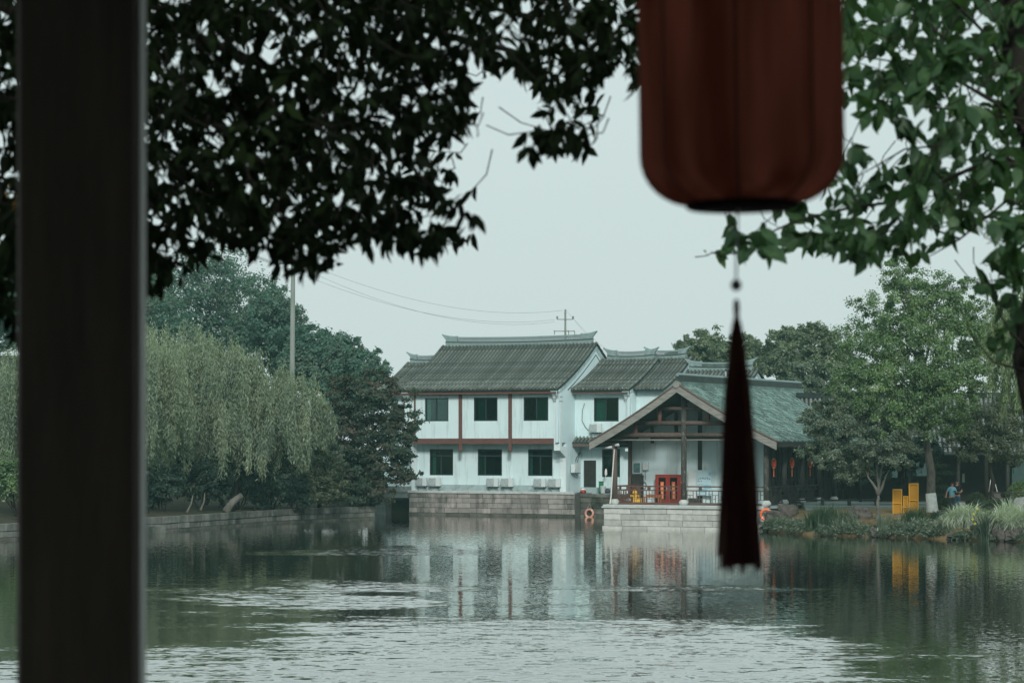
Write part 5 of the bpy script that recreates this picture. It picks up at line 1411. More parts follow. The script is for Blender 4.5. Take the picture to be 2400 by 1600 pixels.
# boardwalk with dark rails
bw = empty('boardwalk', pp_(5.6, 2.2, 0), math.radians(-7)); tag(bw, 'low wooden boardwalk with dark rails right of the pavilion', 'boardwalk')
LBW = 8.2
for i in range(36):
    MB().box(.0 + i * LBW / 36 + .01, (i + 1) * LBW / 36 - .01, 0, 1.7, 1.10, 1.16).build('plank', M['deck'], bw)
MB().box(0, LBW, -.03, .06, .93, 1.10).build('edge_beam', M['wood_dark'], bw); MB().box(0, LBW, 1.6, 1.7, .93, 1.10).build('edge_beam', M['wood_dark'], bw)
for i in range(5):
    x = .35 + i * 1.55 * .98
    MB().box(x - .10, x + .10, -.06, .10, -.6, 1.80).build('post', M['wood_dark'], bw); MB().box(x - .09, x + .09, 1.55, 1.70, -.6, 1.70).build('post', M['wood_dark'], bw)
MB().box(0, LBW, -.02, .06, 1.66, 1.74).build('rail', M['wood_dark'], bw); MB().box(0, LBW, 1.60, 1.66, 1.62, 1.70).build('rail', M['wood_dark'], bw)

# yellow display boxes
for px0, px1, y0, y1, mid, lab in ((2091.5, 2115, 1146, 1206, .455, 'yellow panelled box, left one of three, medium height'), (2116, 2129.5, 1162, 1204, .4, 'shortest yellow box squeezed between the two taller ones'), (2129.5, 2153.5, 1132.5, 1204, .46, 'tallest yellow panelled box next to the white-painted trunk')):
    Yb = 131.5; p = at((px0 + px1) / 2, 1205, Yb); wd = (px1 - px0) * Yb / F; hh = (1205 - y0) * Yb / F
    t = empty('yellow_box', p, math.radians(-10)); tag(t, lab, 'box', 'yellow boxes under the camphor tree')
    b_ = .045; hw = wd / 2 - .02
    MB().box(-hw + b_, hw - b_, -.10, .35, b_, hh - b_).build('body', M['yellow_shaded'], t)
    mb = MB(); mb.box(-hw, -hw + b_, -.20, .36, 0, hh).box(hw - b_, hw, -.20, .36, 0, hh).box(-hw + b_, hw - b_, -.20, .36, 0, b_).box(-hw + b_, hw - b_, -.20, .36, hh - b_, hh)
    mb.build('frame', M['yellow'], t)
    MB().box(-hw + b_, hw - b_, -.195, -.101, hh * mid - .025, hh * mid + .025).build('crossbar', M['yellow'], t)

# ------------------------------------------------------------------ people
def person(label, loc, rz, top, bottom, arms, hgt=1.7, head_turn=0.0):
    """arms: two lists of joints shoulder, elbow, wrist, hand (local; x right, -y towards the viewer)"""
    t = empty('person', loc, rz); tag(t, label, 'person', 'people by the steps')
    s = hgt / 1.72
    def skin(name, V, E, R, mat, parent, sub=2, root=0):
        me = bpy.data.meshes.new(name); me.from_pydata([tuple(Vector(v) * s) for v in V], E, []); me.update(); me.materials.append(mat)
        o = link(bpy.data.objects.new(name, me), parent)
        md = o.modifiers.new('skin', 'SKIN'); md.use_smooth_shade = True
        for i, r in enumerate(R):
            q = me.skin_vertices[0].data[i]; q.radius = (r[0] * s, r[1] * s) if hasattr(r, '__len__') else (r * s, r * s); q.use_root = (i == root)
        ss = o.modifiers.new('sub', 'SUBSURF'); ss.levels = sub; ss.render_levels = sub
        return o
    V = [(0, 0, .93), (0, 0, 1.10), (0, 0, 1.28), (0, .0, 1.42), (0, -.01, 1.50), (0, -.03, 1.58), (0, -.03, 1.68)]
    E = [(i, i + 1) for i in range(6)]; R = [(.15, .11), (.14, .10), (.16, .105), (.10, .07), (.052, .052), (.078, .092), (.062, .078)]
    for sgn in (-1, 1):
        b = len(V); V += [(sgn * .09, 0, .86), (sgn * .10, -.01 * sgn, .48), (sgn * .10, .03, .08), (sgn * .11, -.12, .04)]; R += [(.09, .09), (.058, .058), (.04, .04), (.04, .03)]
        E += [(0, b), (b, b + 1), (b + 1, b + 2), (b + 2, b + 3)]
    for j, arm in enumerate(arms):
        b = len(V); V += arm; E += [(3, b)] + [(b + k, b + k + 1) for k in range(len(arm) - 1)]; R += [.055, .042, .030, .034, .018][:len(arm)]
    body = skin('body', V, E, R, M['skin'], t)
    # shirt: torso and upper sleeves
    V = [(0, 0, .90), (0, 0, 1.10), (0, 0, 1.28), (0, 0, 1.43)]; E = [(0, 1), (1, 2), (2, 3)]; R = [(.175, .135), (.165, .125), (.185, .13), (.09, .08)]
    for arm in arms:
        b = len(V); el = Vector(arm[0]).lerp(Vector(arm[1]), .75); V += [arm[0], tuple(el)]; E += [(3, b), (b, b + 1)]; R += [.075, .062]
    skin('shirt', V, E, R, top, t)
    V = [(0, 0, .96), (0, 0, .88)]; E = [(0, 1)]; R = [(.165, .125), (.165, .13)]
    for sgn in (-1, 1):
        b = len(V); V += [(sgn * .095, 0, .78), (sgn * .10, -.01 * sgn, .48), (sgn * .10, .03, .10)]; E += [(1, b), (b, b + 1), (b + 1, b + 2)]; R += [.098, .075, .062]
    skin('trousers', V, E, R, bottom, t)
    hb = MB(); n = 14
    for i in range(7):
        a = math.pi * .5 * i / 6
        for k in range(n):
            q = 2 * math.pi * k / n; front = max(0, -math.sin(q))
            hb.v.append((.087 * s * math.cos(a) * math.cos(q), (-.025 + .100 * math.cos(a) * math.sin(q)) * s, (1.635 + .105 * math.sin(a) - (1 - math.sin(a)) * (.06 * (1 - front) - .03 * front)) * s))
    for i in range(6):
        for k in range(n): hb.f.append((i * n + k, i * n + (k + 1) % n, (i + 1) * n + (k + 1) % n, (i + 1) * n + k))
    hb.build('hair', M['hair'], t, True)
    # face: nose, eyes, mouth, ears
    fb = MB(); fb.add([(-.012 * s, -.118 * s, 1.60 * s), (.012 * s, -.118 * s, 1.60 * s), (0, -.142 * s, 1.603 * s), (0, -.115 * s, 1.645 * s)], [(0, 1, 2), (1, 3, 2), (3, 0, 2)])
    for sg in (-1, 1): fb.lathe([(.004, -.03), (.018, 0), (.004, .03)], 6, (sg * .086 * s, -.02 * s, 1.62 * s))
    fb.build('nose_and_ears', M['skin'], body)
    eb = MB()
    for sg in (-1, 1): eb.box((sg * .032 - .012) * s, (sg * .032 + .012) * s, -.119 * s, -.105 * s, 1.640 * s, 1.648 * s)
    eb.box(-.02 * s, .02 * s, -.116 * s, -.10 * s, 1.570 * s, 1.576 * s); eb.build('eyes_and_mouth', M['hair'], body)
    # fingers
    for arm in arms:
        h0 = Vector(arm[-1]); d = (h0 - Vector(arm[-2])).normalized(); sd = d.cross(Vector((0, 0, 1))).normalized() if abs(d.z) < .9 else Vector((1, 0, 0))
        mb = MB()
        for k in range(4):
            p = h0 + sd * (k - 1.5) * .018; l = (.07, .08, .076, .06)[k]
            mb.tube([p * s, (p + d * l * .5 + Vector((0, 0, .004))) * s, (p + d * l + Vector((0, 0, -.015))) * s], [.009 * s, .0085 * s, .006 * s], 6)
        p = h0 - d * .03 + sd * .03; mb.tube([p * s, (p + sd * .025 + d * .02) * s, (p + sd * .03 + d * .05) * s], [.011 * s, .01 * s, .007 * s], 6)
        mb.build('fingers', M['skin'], body, True)
    return t
Yp = 131.0
pz = 1.12
person('person in light blue shirt and dark trousers holding a phone', (gx(2231, Yp), Yp, pz), math.radians(30), M['shirt_blue'], M['trousers'],
       [[(-.19, 0, 1.40), (-.30, .08, 1.16), (-.42, -.02, .98), (-.47, -.06, .93)], [(.19, 0, 1.40), (.24, -.10, 1.17), (.12, -.34, 1.20), (.08, -.41, 1.21)]])
person('person in black shirt and blue jeans standing behind the one in blue', (gx(2243, Yp + .6), Yp + .6, pz + .03), math.radians(-20), M['shirt_dark'], M['jeans'],
       [[(-.19, 0, 1.41), (-.25, -.08, 1.15), (-.10, -.33, 1.15), (-.05, -.40, 1.16)], [(.19, 0, 1.41), (.27, -.06, 1.15), (.20, -.32, 1.10), (.19, -.40, 1.10)]], 1.76)
ph = MB().bbox(-.09, .09, -.006, .006, -.05, .05, .004).build('phone', M['black']); ph.location = (gx(2237, Yp - .45), Yp - .43, pz + 1.22); ph.rotation_euler = (math.radians(55), 0, .3)
tag(ph, 'dark phone held in front of the person in the light blue shirt', 'phone')

# ------------------------------------------------------------------ clipped hedges, reeds, grasses, rocks
def dome(name, label, c, R, sq, mat, n=3500, size=.10, cat='hedge', group='clipped hedges'):
    t = empty(name, c); tag(t, label, cat, group)
    u = rand_dir(n); u[:, 2] = np.abs(u[:, 2]); p = u * R * (.93 + .09 * RNG.random((n, 1))) * np.array([1, 1, sq])
    nr = norm(u + RNG.normal(size=(n, 3)) * .5); d = RNG.normal(size=(n, 3)); L = size * (.6 + .8 * RNG.random(n))
    me = leaf_mesh('foliage', p, d, nr, L, L * .6); me.materials.append(mat); link(bpy.data.objects.new('foliage', me), t)
    MB().lathe([(R * .9, 0), (R * .86, R * sq * .4), (R * .6, R * sq * .7), (.05, R * sq * .88)], 14).build('core', M['soil'], t, True)
    return t
dome('clipped_dome', 'dark clipped dome hedge right of the two people', (gx(2288, 131.5), 131.5, 1.15), .62, 1.75, LEAF['hedge'])
dome('clipped_dome', 'low dark mound hedge in front of the clipped dome', (gx(2295, 129.5), 129.5, 1.05), .75, .75, LEAF['hedge'])
dome('clipped_dome', 'dark dome hedge between the camphor trunk and the people', (gx(2205, 134), 134, 1.15), .62, 1.5, LEAF['hedge'])
dome('clipped_dome', 'bright green dome hedge at the right frame edge', (gx(2398, 137), 137, 1.9), .95, .9, LEAF['hedge_bright'])
# box hedge
hd = empty('box_hedge', (gx(2310, 128.5), 128.5, 1.1), math.radians(-6)); tag(hd, 'low dark box hedge at right behind the pale grasses', 'hedge')
n = 5200; p = RNG.random((n, 3)) * np.array([4.2, .8, .75]); ax = RNG.integers(0, 3, n); p[ax == 0, 1] = .0; p[ax == 1, 2] = .75; p[ax == 2, 1] = 0
p += RNG.normal(size=(n, 3)) * .035; L = .10 * (.6 + .8 * RNG.random(n))
me = leaf_mesh('foliage', p, RNG.normal(size=(n, 3)), norm(RNG.normal(size=(n, 3)) + np.array([0, -.4, .6])), L, L * .6); me.materials.append(LEAF['hedge']); link(bpy.data.objects.new('foliage', me), hd)
MB().box(.05, 4.15, .08, .75, -.2, .66).build('core', M['soil'], hd)
# pine with cloud pads
pn = empty('cloud_pine', (gx(2205, 138), 138, 1.2)); tag(pn, 'small cloud-pruned pine with flat pads behind the camphor trunk', 'pine')
MB().tube([(0, 0, -.1), (.1, 0, .8), (-.05, 0, 1.6), (.1, 0, 2.4)], [.09, .08, .06, .03], 8).build('trunk', M['bark_dark'], pn, True)
for z, x, w in ((2.45, -.05, .42), (2.05, .28, .5), (1.7, -.3, .3), (1.25, .05, .35)):
    n = 700; p = RNG.normal(size=(n, 3)) * np.array([w * .5, w * .4, .045]) + np.array([x, 0, z]); L = .10 * (.6 + .8 * RNG.random(n))
    me = leaf_mesh('needle_pad', p, RNG.normal(size=(n, 3)), norm(RNG.normal(size=(n, 3)) * .5 + np.array([0, 0, 1])), L, L * .35); me.materials.append(LEAF['hedge']); tag(link(bpy.data.objects.new('needle_pad', me), pn), kind='stuff')
# dark rail fence at the right edge
rf = empty('rail_fence', (gx(2325, 131), 131, 1.3), math.radians(-4)); tag(rf, 'dark horizontal rail fence above the box hedge', 'fence')
for z in (.35, .62, .92): MB().box(0, 3.2, -.03, .03, z, z + .07).build('rail', M['wood_dark'], rf)
for x in (.05, 1.0, 2.0, 3.1): MB().box(x - .05, x + .05, -.06, -.031, -.2, 1.05).build('post', M['wood_dark'], rf)
dp = empty('slender_tree', (gx(2311, 132.5), 132.5, 1.2)); tag(dp, 'slender tree with straight dark trunk beside the clipped dome hedge', 'tree')
MB().tube([(0, 0, -.2), (.02, 0, 1.2), (0, 0, 3.0)], [.13, .12, .11], 10).build('trunk', M['bark_dark'], dp, True)
tr_ = empty('tripod_stand', (gx(2325, 137), 137, 2.2)); tag(tr_, 'white tripod stand on a stone plinth in the dark hall', 'tripod')
for dx, dy in ((-.2, -.1), (.06, -.15), (.32, .1)): MB().tube([(0, 0, 1.15), (dx, dy, 0)], .022, 5).build('leg', M['white_band'], tr_)
MB().bbox(-.35, .45, -.3, .4, -1.0, -.02, .04).build('plinth', M['rock'], tr_)

def blades(name, label, c, n, hgt, spread, mat, width=.03, arch=.6, cat='grass clump', group=None, kind=None, base_r=.15, seg=5):
    t = empty(name, c); tag(t, label, cat, group)
    az = RNG.random(n) * 2 * np.pi; r0 = base_r * np.sqrt(RNG.random(n)); a0 = RNG.random(n) * 2 * np.pi
    h = hgt * (.55 + .5 * RNG.random(n)); sp = spread * (.25 + .9 * RNG.random(n)); ar = arch * (.5 + RNG.random(n))
    dirv = np.stack([np.cos(az), np.sin(az), np.zeros(n)], 1); side = np.stack([-np.sin(az), np.cos(az), np.zeros(n)], 1)
    rotn = RNG.normal(size=(n, 1)); side = norm(side + dirv * rotn * .8)
    st = np.stack([r0 * np.cos(a0), r0 * np.sin(a0), np.full(n, -.05)], 1)
    V = []
    for i in range(seg + 1):
        t_ = i / seg
        p = st + dirv * (sp * t_ ** 1.6)[:, None]; p[:, 2] += h * (t_ - ar * .5 * t_ ** 2.6)
        w = width * (1 - t_ ** 2 * .92) * .5
        V.append(np.stack([p - side * w, p + side * w], 1))
    V = np.stack(V, 1).reshape(-1, 3); k = 2 * (seg + 1)
    f = np.array([[2 * i, 2 * i + 1, 2 * i + 3, 2 * i + 2] for i in range(seg)])
    f = (np.arange(n)[:, None, None] * k + f[None]).ravel()
    me = raw_mesh('blades', V, f, 4); me.materials.append(mat); link(bpy.data.objects.new('blades', me), t)
    return t
def rbz(px):   # waterline depth on the right bank
    for (a, ya), (b, yb) in zip(RB, RB[1:]):
        if a <= px <= b: return ya + (yb - ya) * (px - a) / (b - a)
    return RB[-1][1]
def bankpt(px, off=0.0, z=None):
    Y = rbz(px) + off
    zz = .12 + .33 * min(max(off, 0), 1.0) + .2 * max(0, min(off - 1, 3)) if z is None else z
    return (gx(px, Y), Y, zz)
REED = 'reeds and grasses on the right bank'
for px, off, n, h, s, mt, lab in ((1925, .4, 300, 1.75, .35, 'reed', 'tall upright bright reeds in front of the boardwalk'), (1905, .5, 200, 1.4, .4, 'reed', 'reed clump just left of the tallest reeds'),
                               (1945, .8, 200, 1.6, .4, 'reed', 'reed clump leaning right beside the tallest reeds'), (1972, 1.0, 70, 1.5, .3, 'reed', 'sparse broad reeds before the brown boulder'),
                               (2140, 1.2, 180, 1.5, .8, 'reed', 'arching reed clump at the foot of the yellow boxes'), (2160, 1.8, 130, 1.3, .9, 'reed', 'spreading reed clump in front of the white-painted trunk'), (2120, .9, 110, 1.2, .9, 'weed', 'loose grassy clump below the medium yellow box')):
    c = bankpt(px, off); blades('reed_clump', lab, c, n, h, s, LEAF[mt], .045, .35, 'reeds', REED, base_r=.35)
for px, off, n, h, s, lab in ((2243, 1.4, 700, 1.25, 1.0, 'silvery arching grass clump left of the yellow irises'), (2275, 1.6, 700, 1.35, 1.0, 'silvery grass clump directly behind the yellow irises'), (2222, .9, 350, .95, .8, 'low silvery grass clump at the left end of the pale grasses'),
                           (2345, .8, 700, 1.45, 1.1, 'silvery grass clump hanging over the pond rocks'), (2378, .6, 700, 1.3, 1.1, 'silvery grass clump near the right frame edge'), (2405, 1.0, 700, 1.5, 1.1, 'silvery grass clump cut by the right frame edge'), (2362, 1.6, 600, 1.6, .9, 'tallest silvery grass clump beside the pale standing stone')):
    blades('silver_grass', lab, bankpt(px, off), n, h * 1.6, s, LEAF['silver'], .05, 1.25, 'grass clump', 'silvery grasses on the right bank', base_r=.3, seg=7)
ir = blades('iris_clump', 'dark iris clump with yellow flowers standing in the water', bankpt(2308, -.3, 0.0), 90, 1.85, .75, LEAF['iris'], .06, .25, 'iris', None, base_r=.25)
for dx, z in ((-.55, 1.35), (-.38, 1.6), (-.60, 1.08), (-.5, .85), (.62, 1.02)):
    mb = MB()
    for k in range(5):
        a = k * 2 * math.pi / 5; mb.add([(dx, 0, z), (dx + .05 * math.cos(a) - .02 * math.sin(a), .05 * math.sin(a) + .02 * math.cos(a), z + .05), (dx + .11 * math.cos(a), .11 * math.sin(a), z - .01), (dx + .05 * math.cos(a) + .02 * math.sin(a), .05 * math.sin(a) - .02 * math.cos(a), z + .05)], [(0, 1, 2, 3)])
    mb.lathe([(.02, -.04), (.035, .03), (.01, .07)], 6, (dx, 0, z)); mb.build('flower', M['petal'], ir)
    MB().tube([(dx * .3, 0, 0), (dx * .8, 0, z * .6), (dx, 0, z - .02)], .012, 5).build('stem', LEAF['iris'], ir)
fl = empty('yellow_iris', bankpt(2155, .2)); tag(fl, 'single yellow iris flower among the dark weeds left of the earth slope', 'flower')
mb = MB()
for k in range(5):
    a = k * 2 * math.pi / 5; mb.add([(0, 0, .55), (.05 * math.cos(a) - .02 * math.sin(a), .05 * math.sin(a) + .02 * math.cos(a), .60), (.12 * math.cos(a), .12 * math.sin(a), .52), (.05 * math.cos(a) + .02 * math.sin(a), .05 * math.sin(a) - .02 * math.cos(a), .60)], [(0, 1, 2, 3)])
mb.build('petals', M['petal'], fl); MB().tube([(0, 0, -.1), (.02, 0, .55)], .012, 5).build('stem', LEAF['iris'], fl)
# low waterside plants: clumps of broad leaves
PL = [(1928, -.1, .35, 'weed', 'low weeds at the water in front of the tall reeds'), (1958, .0, .4, 'weed', 'low weeds at the water right of the tall reeds'), (2075, -.05, .35, 'weed', 'low weeds on the wet edge of the earth slope'), (2245, -.1, .35, 'weed', 'low weeds at the water left of the irises'), (2395, .1, .4, 'weed', 'low weeds at the water by the right frame edge'), (1800, .1, .4, 'weed', 'low weeds under the life ring at the base corner'), (1855, -.1, .4, 'weed', 'low weeds at the water midway to the tall reeds'),
      (1815, .3, .55, 'weed', 'low leafy plant by the orange life ring'), (1840, .2, .6, 'weed', 'low leafy plant second along the bank from the life ring'), (1865, .3, .7, 'weed', 'leafy plant left of the tall reeds'), (1885, .1, .5, 'weed', 'leafy plant touching the water below the tall reeds'),
      (1985, .3, .65, 'weed', 'grey leafy plant right of the tall reeds'), (2005, .2, .6, 'weed', 'grey leafy plant left of the earth slope'), (2030, .1, .45, 'weed', 'small leafy plant at the water below the earth slope'),
      (2105, .2, .6, 'weed', 'leafy plant at the water below the yellow boxes'), (2130, .1, .7, 'weed', 'dark leafy plant in the middle of the waterside patch'), (2160, .1, .75, 'weed', 'dark leafy plant round the single yellow flower'), (2185, .2, .6, 'weed', 'dark leafy plant right of the single yellow flower'), (2205, .4, .5, 'weed', 'leafy plant left of the silvery grasses'),
      (2260, .0, .4, 'weed', 'low leafy fringe below the silvery grasses'), (2330, .1, .4, 'weed', 'low leafy fringe at the pond rocks'), (2230, 3.6, .5, 'shade', 'dark low plant at the feet of the two people'), (2200, 3.2, .45, 'shade', 'dark low plant right of the white-painted trunk base'),
      (2300, 3.4, .6, 'hedge_bright', 'fresh green plant behind the silvery grasses')]
for px, off, R, mt, lab in PL:
    c = bankpt(px, off); t = empty('waterside_plant', c); tag(t, lab, 'plant', 'low plants along the right bank')
    R *= random.uniform(.7, 1.25); n = 900; u = rand_dir(n); u[:, 2] = np.abs(u[:, 2]) * random.uniform(.7, 1.3); p = u * R * (.35 + .6 * RNG.random((n, 1))) * np.array([1.25, .9, 1.0]); L = .16 * (.5 + RNG.random(n))
    d = norm(u * .7 + RNG.normal(size=(n, 3)) * .6); me = leaf_mesh('foliage', p, d, norm(RNG.normal(size=(n, 3)) + np.array([0, -.3, .8])), L, L * .32); me.materials.append(LEAF[mt]); link(bpy.data.objects.new('foliage', me), t)

WD = ['at the foot of the orange life ring', 'between the life ring and the tall reeds', 'just right of the tall reeds', 'beside the brown boulder', 'on the earth slope edge', 'below the shortest yellow box', 'in front of the camphor trunk', 'left of the silvery grasses', 'at the water below the irises']
for px, off, w_ in zip((1822, 1872, 1968, 1996, 2072, 2122, 2178, 2212, 2290), (.2, .5, .4, 1.0, .6, .5, .9, .5, .2), WD):
    blades('weed_tuft', 'loose tuft of thin pale weeds ' + w_, bankpt(px, off), random.randint(60, 150), random.uniform(.9, 1.5), random.uniform(.5, 1.0), LEAF['weed'], .035, .7, 'weeds', 'weed tufts on the right bank', base_r=.4)

def rock(name, label, c, sx, sy, sz, mat, seed, group='bank rocks'):
    rr = np.random.default_rng(seed); mb = MB(); nu, nv = 12, 8
    ks = rr.normal(size=(7, 3)); ka = rr.random(7) * .22 - .09
    for j in range(nv + 1):
        th = math.pi * j / nv
        for i in range(nu):
            ph_ = 2 * math.pi * i / nu; d = np.array([math.sin(th) * math.cos(ph_), math.sin(th) * math.sin(ph_), math.cos(th)])
            f = 1 + sum(a * np.sign(math.sin(3 * (d @ k))) * abs(math.sin(3 * (d @ k))) ** .5 for k, a in zip(ks, ka))
            q = np.sign(d) * np.abs(d) ** .75 * f; mb.v.append((q[0] * sx, q[1] * sy, q[2] * sz))
    for j in range(nv):
        for i in range(nu): mb.f.append((j * nu + i, j * nu + (i + 1) % nu, (j + 1) * nu + (i + 1) % nu, (j + 1) * nu + i))
    o = mb.build(name, mat); o.location = c; o.rotation_euler = (0, 0, seed * .7); tag(o, label, 'rock', group); return o
rk = [(2020, 3.0, .75, .5, .45, 'rock', 'brown boulder lying before the boardwalk end'), (1822, 1.6, .75, .6, .55, 'rock', 'brown rock pile beside the pavilion base corner'), (1808, .6, .45, .4, .5, 'rock', 'upright rock right under the orange life ring'), (1845, 2.6, .7, .5, .6, 'rock', 'dark flat-topped rock under the boardwalk start'),
      (2055, .1, .45, .35, .22, 'rock', 'brown-grey rock at the waterline below the earth slope'), (2085, .1, .35, .3, .2, 'rock', 'small brown rock left of the waterside patch'), (2240, .0, .5, .35, .18, 'rock', 'flat rock at the waterline left of the irises'),
      (2335, .3, .4, .35, .4, 'rock', 'brown rock in the water right of the irises'), (2352, .2, .4, .4, .35, 'rock', 'squarish rock at the water under the silvery grass'), (2375, .2, .45, .4, .35, 'rock', 'dark rock at the water near the right edge'), (2300, .6, .6, .3, .3, 'rock', 'rock bank behind the iris clump'),
      (1870, .9, .4, .3, .3, 'rock', 'small brown rock among the leafy plants left of the reeds')]
for i, (px, off, a, b, c, mt, lab) in enumerate(rk): 
    p = bankpt(px, off); rock('bank_rock', lab, (p[0], p[1], p[2] + c * .35), a, b, c, M[mt], i + 3)
rock('standing_stone', 'pale upright scholar stone above the silvery grasses at right', (gx(2392, 124.5), 124.5, 1.45), .42, .3, .62, M['rock_pale'], 31, None)

# ------------------------------------------------------------------ unseen gallery round the viewer, roof and back wall added for shade
fl_ = MB().box(-7, 7, -5, 5.6, 2.9, 3.2).build('gallery_floor', M['gallery']); tag(fl_, kind='structure')
tag(MB().box(-9, 9, -8, 5.4, -1, 2.9).build('gallery_foundation', M['stone_bank']), kind='structure')
tag(MB().box(-7, 7, -5.2, 5.9, 6.75, 7.0).build('unseen_shade_roof', M['gallery']), kind='structure')  # out of view, added to keep pillar and lantern dark
tag(MB().box(-7, 7, -5.2, -5.0, 3.2, 6.75).build('unseen_shade_wall', M['gallery']), kind='structure')  # added behind the camera to block light from that side
Yl = 4.8
x0, x1 = gx(38, Yl), gx(321, Yl)
pl_ = empty('wooden_pillar', ((x0 + x1) / 2, Yl + .06, 3.2)); tag(pl_, 'dark wooden pillar standing close at the left of the view', 'pillar')
hw = (x1 - x0) / 2
MB().bbox(-hw, hw, -.06, .025, 0, 3.55, .008).build('post', M['pillar'], pl_)
MB().box(hw - .001, hw + .006, -.05, .020, .13, 3.5).build('lit_edge_strip', M['lit_edge'], pl_)  # pale strip stands in for the lit side face
MB().bbox(-hw - .05, hw + .05, -.12, .16, -.0, .12, .02).build('plinth', M['stone_pale'], pl_)
# big lantern with tassel
Yn = 4.8; sL = F / Yn
LX = gx(1740, Yn); LZ = gz(492, Yn)
ln = empty('red_lantern', (LX, Yn, LZ)); tag(ln, 'big dark red cloth lantern hanging close above with long tassel', 'lantern')
ln.rotation_euler = (0, math.radians(-.8), 0)
R_ = 238 / sL
prf = [(.108, 0.012)]
for k in range(9):
    a = -math.pi / 2 + math.pi / 2 * k / 8; rr_ = .105
    prf.append((R_ - rr_ + rr_ * math.cos(a), .012 + rr_ * .95 + rr_ * .95 * math.sin(a)))
prf += [(R_, .20), (R_, .30), (R_, .42)]
for k in range(8):
    a = math.pi / 2 * k / 7; prf.append((R_ - .105 + .105 * math.cos(a), .44 + .1 * math.sin(a)))
nseg = 40; mb = MB()
for r, z in prf:
    for k in range(nseg):
        a = 2 * math.pi * k / nseg; rr_ = r * (1.0 - .012 * (k % 4 == 2))
        mb.v.append((rr_ * math.cos(a), rr_ * math.sin(a), z))
for i in range(len(prf) - 1):
    for k in range(nseg): mb.f.append((i * nseg + k, i * nseg + (k + 1) % nseg, (i + 1) * nseg + (k + 1) % nseg, (i + 1) * nseg + k))
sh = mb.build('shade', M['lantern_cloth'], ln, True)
for k in range(8):
    a = math.radians(-98 + 45 * k)
    MB().tube([(r * .992 * math.cos(a), r * .992 * math.sin(a), z) for r, z in prf], .0035, 5).build('rib', M['rib'], ln)
MB().lathe([(.106, .002), (.112, .005), (.112, .018), (.106, .020)], 32).build('lower_rim', M['ring_black'], ln, True)
MB().lathe([(.12, .535), (.125, .55), (.12, .58), (.03, .60)], 32).build('upper_rim', M['ring_black'], ln, True)
MB().tube([(0, 0, .6), (0, 0, 1.40)], .006, 6).build('hanging_cord', M['cable'], ln)
MB().lathe([(.028, .14), (.045, .2), (.045, .32), (.02, .36)], 12).build('bulb_holder', M['ring_black'], ln, True)
zb = (492 - 668) / sL; tx = (1723 - 1740) / sL
MB().tube([(tx * .6, 0, .02), (tx, 0, zb + .01)], .0022, 6).build('tassel_cord', M['cord'], ln)
MB().lathe([(.002, -.0115), (.008, -.009), (.0115, 0), (.008, .009), (.002, .0115)], 14, (tx, 0, zb)).build('bead', M['bead'], ln, True)
z1, z2 = (492 - 700) / sL, (492 - 1328) / sL
tp = [(.003, 0), (.0062, -.008), (.0065, -.022), (.0050, -.034), (.0095, -.05), (.0148, -.08), (.019, -.12), (.0237, -.17), (.029, -.254), (.033, -.33), (.036, -.42), (.038, -.46), (.0395, z2 - z1 + .015), (.036, z2 - z1 + .004)]
ts = MB().lathe(tp, 20, (tx, 0, z1)).build('tassel', M['tassel'], ln, True)
for k in range(70):
    a = random.uniform(0, 6.28); b = random.uniform(.7, 1.08)
    MB().tube([(tx + .009 * math.cos(a), .009 * math.sin(a), z1 - .06), (tx + .0245 * math.cos(a), .0245 * math.sin(a), z1 - .18), (tx + .036 * math.cos(a), .036 * math.sin(a), z1 - .37), (tx + .0425 * math.cos(a) * b, .0425 * math.sin(a) * b, z2 - random.uniform(-.03, .016))], [.0018, .002, .002, .0016], 4, False).build('strand', M['tassel'], ts)

# ------------------------------------------------------------------ near trees: overhanging leaves
def in_poly(pts, poly):
    x, y = pts[:, 0], pts[:, 1]; ins = np.zeros(len(pts), bool); j = len(poly) - 1
    for i in range(len(poly)):
        xi, yi = poly[i]; xj, yj = poly[j]
        c = ((yi > y) != (yj > y)) & (x < (xj - xi) * (y - yi) / (yj - yi + 1e-12) + xi); ins ^= c; j = i
    return ins

def near_leaves(polys, Yr, n_tw, per, Lm, asp, droop, edge_droop=0.0):
    """twigs spread through a layer of air; each twig carries a spray of leaves"""
    C = []; D = []; N = []; TW = []
    for poly, wgt in polys:
        P_ = np.array(poly); lo, hi = P_.min(0), P_.max(0)
        want = int(n_tw * wgt); pts = np.zeros((0, 2))
        while len(pts) < want:
            q = lo + RNG.random((want * 3, 2)) * (hi - lo); pts = np.concatenate([pts, q[in_poly(q, poly)]])
        pts = pts[:want]; Y = Yr[0] + (Yr[1] - Yr[0]) * RNG.random(want)
        tip = np.stack([(pts[:, 0] - 1200) / F * Y, Y, H + (1040 - pts[:, 1]) / F * Y], 1)
        az = RNG.random(want) * 2 * np.pi
        tdir = norm(np.stack([np.cos(az), np.sin(az), -.45 + .5 * RNG.normal(size=want)], 1))
        ln_ = Lm * 2.2 * (.6 + .8 * RNG.random(want))
        TW.append((tip - tdir * ln_[:, None], tip))
        t = RNG.random((want, per)) ** .7
        p = tip[:, None, :] - tdir[:, None, :] * (ln_[:, None] * (1 - t))[:, :, None]
        d = tdir[:, None, :] * .45 + RNG.normal(size=(want, per, 3)) * .55 + np.array([0, 0, -droop])
        nn = RNG.normal(size=(want, per, 3)) * .75 + np.array([0, 0, .7])
        C.append(p.reshape(-1, 3)); D.append(d.reshape(-1, 3)); N.append(nn.reshape(-1, 3))
    return np.concatenate(C), norm(np.concatenate(D)), norm(np.concatenate(N)), TW

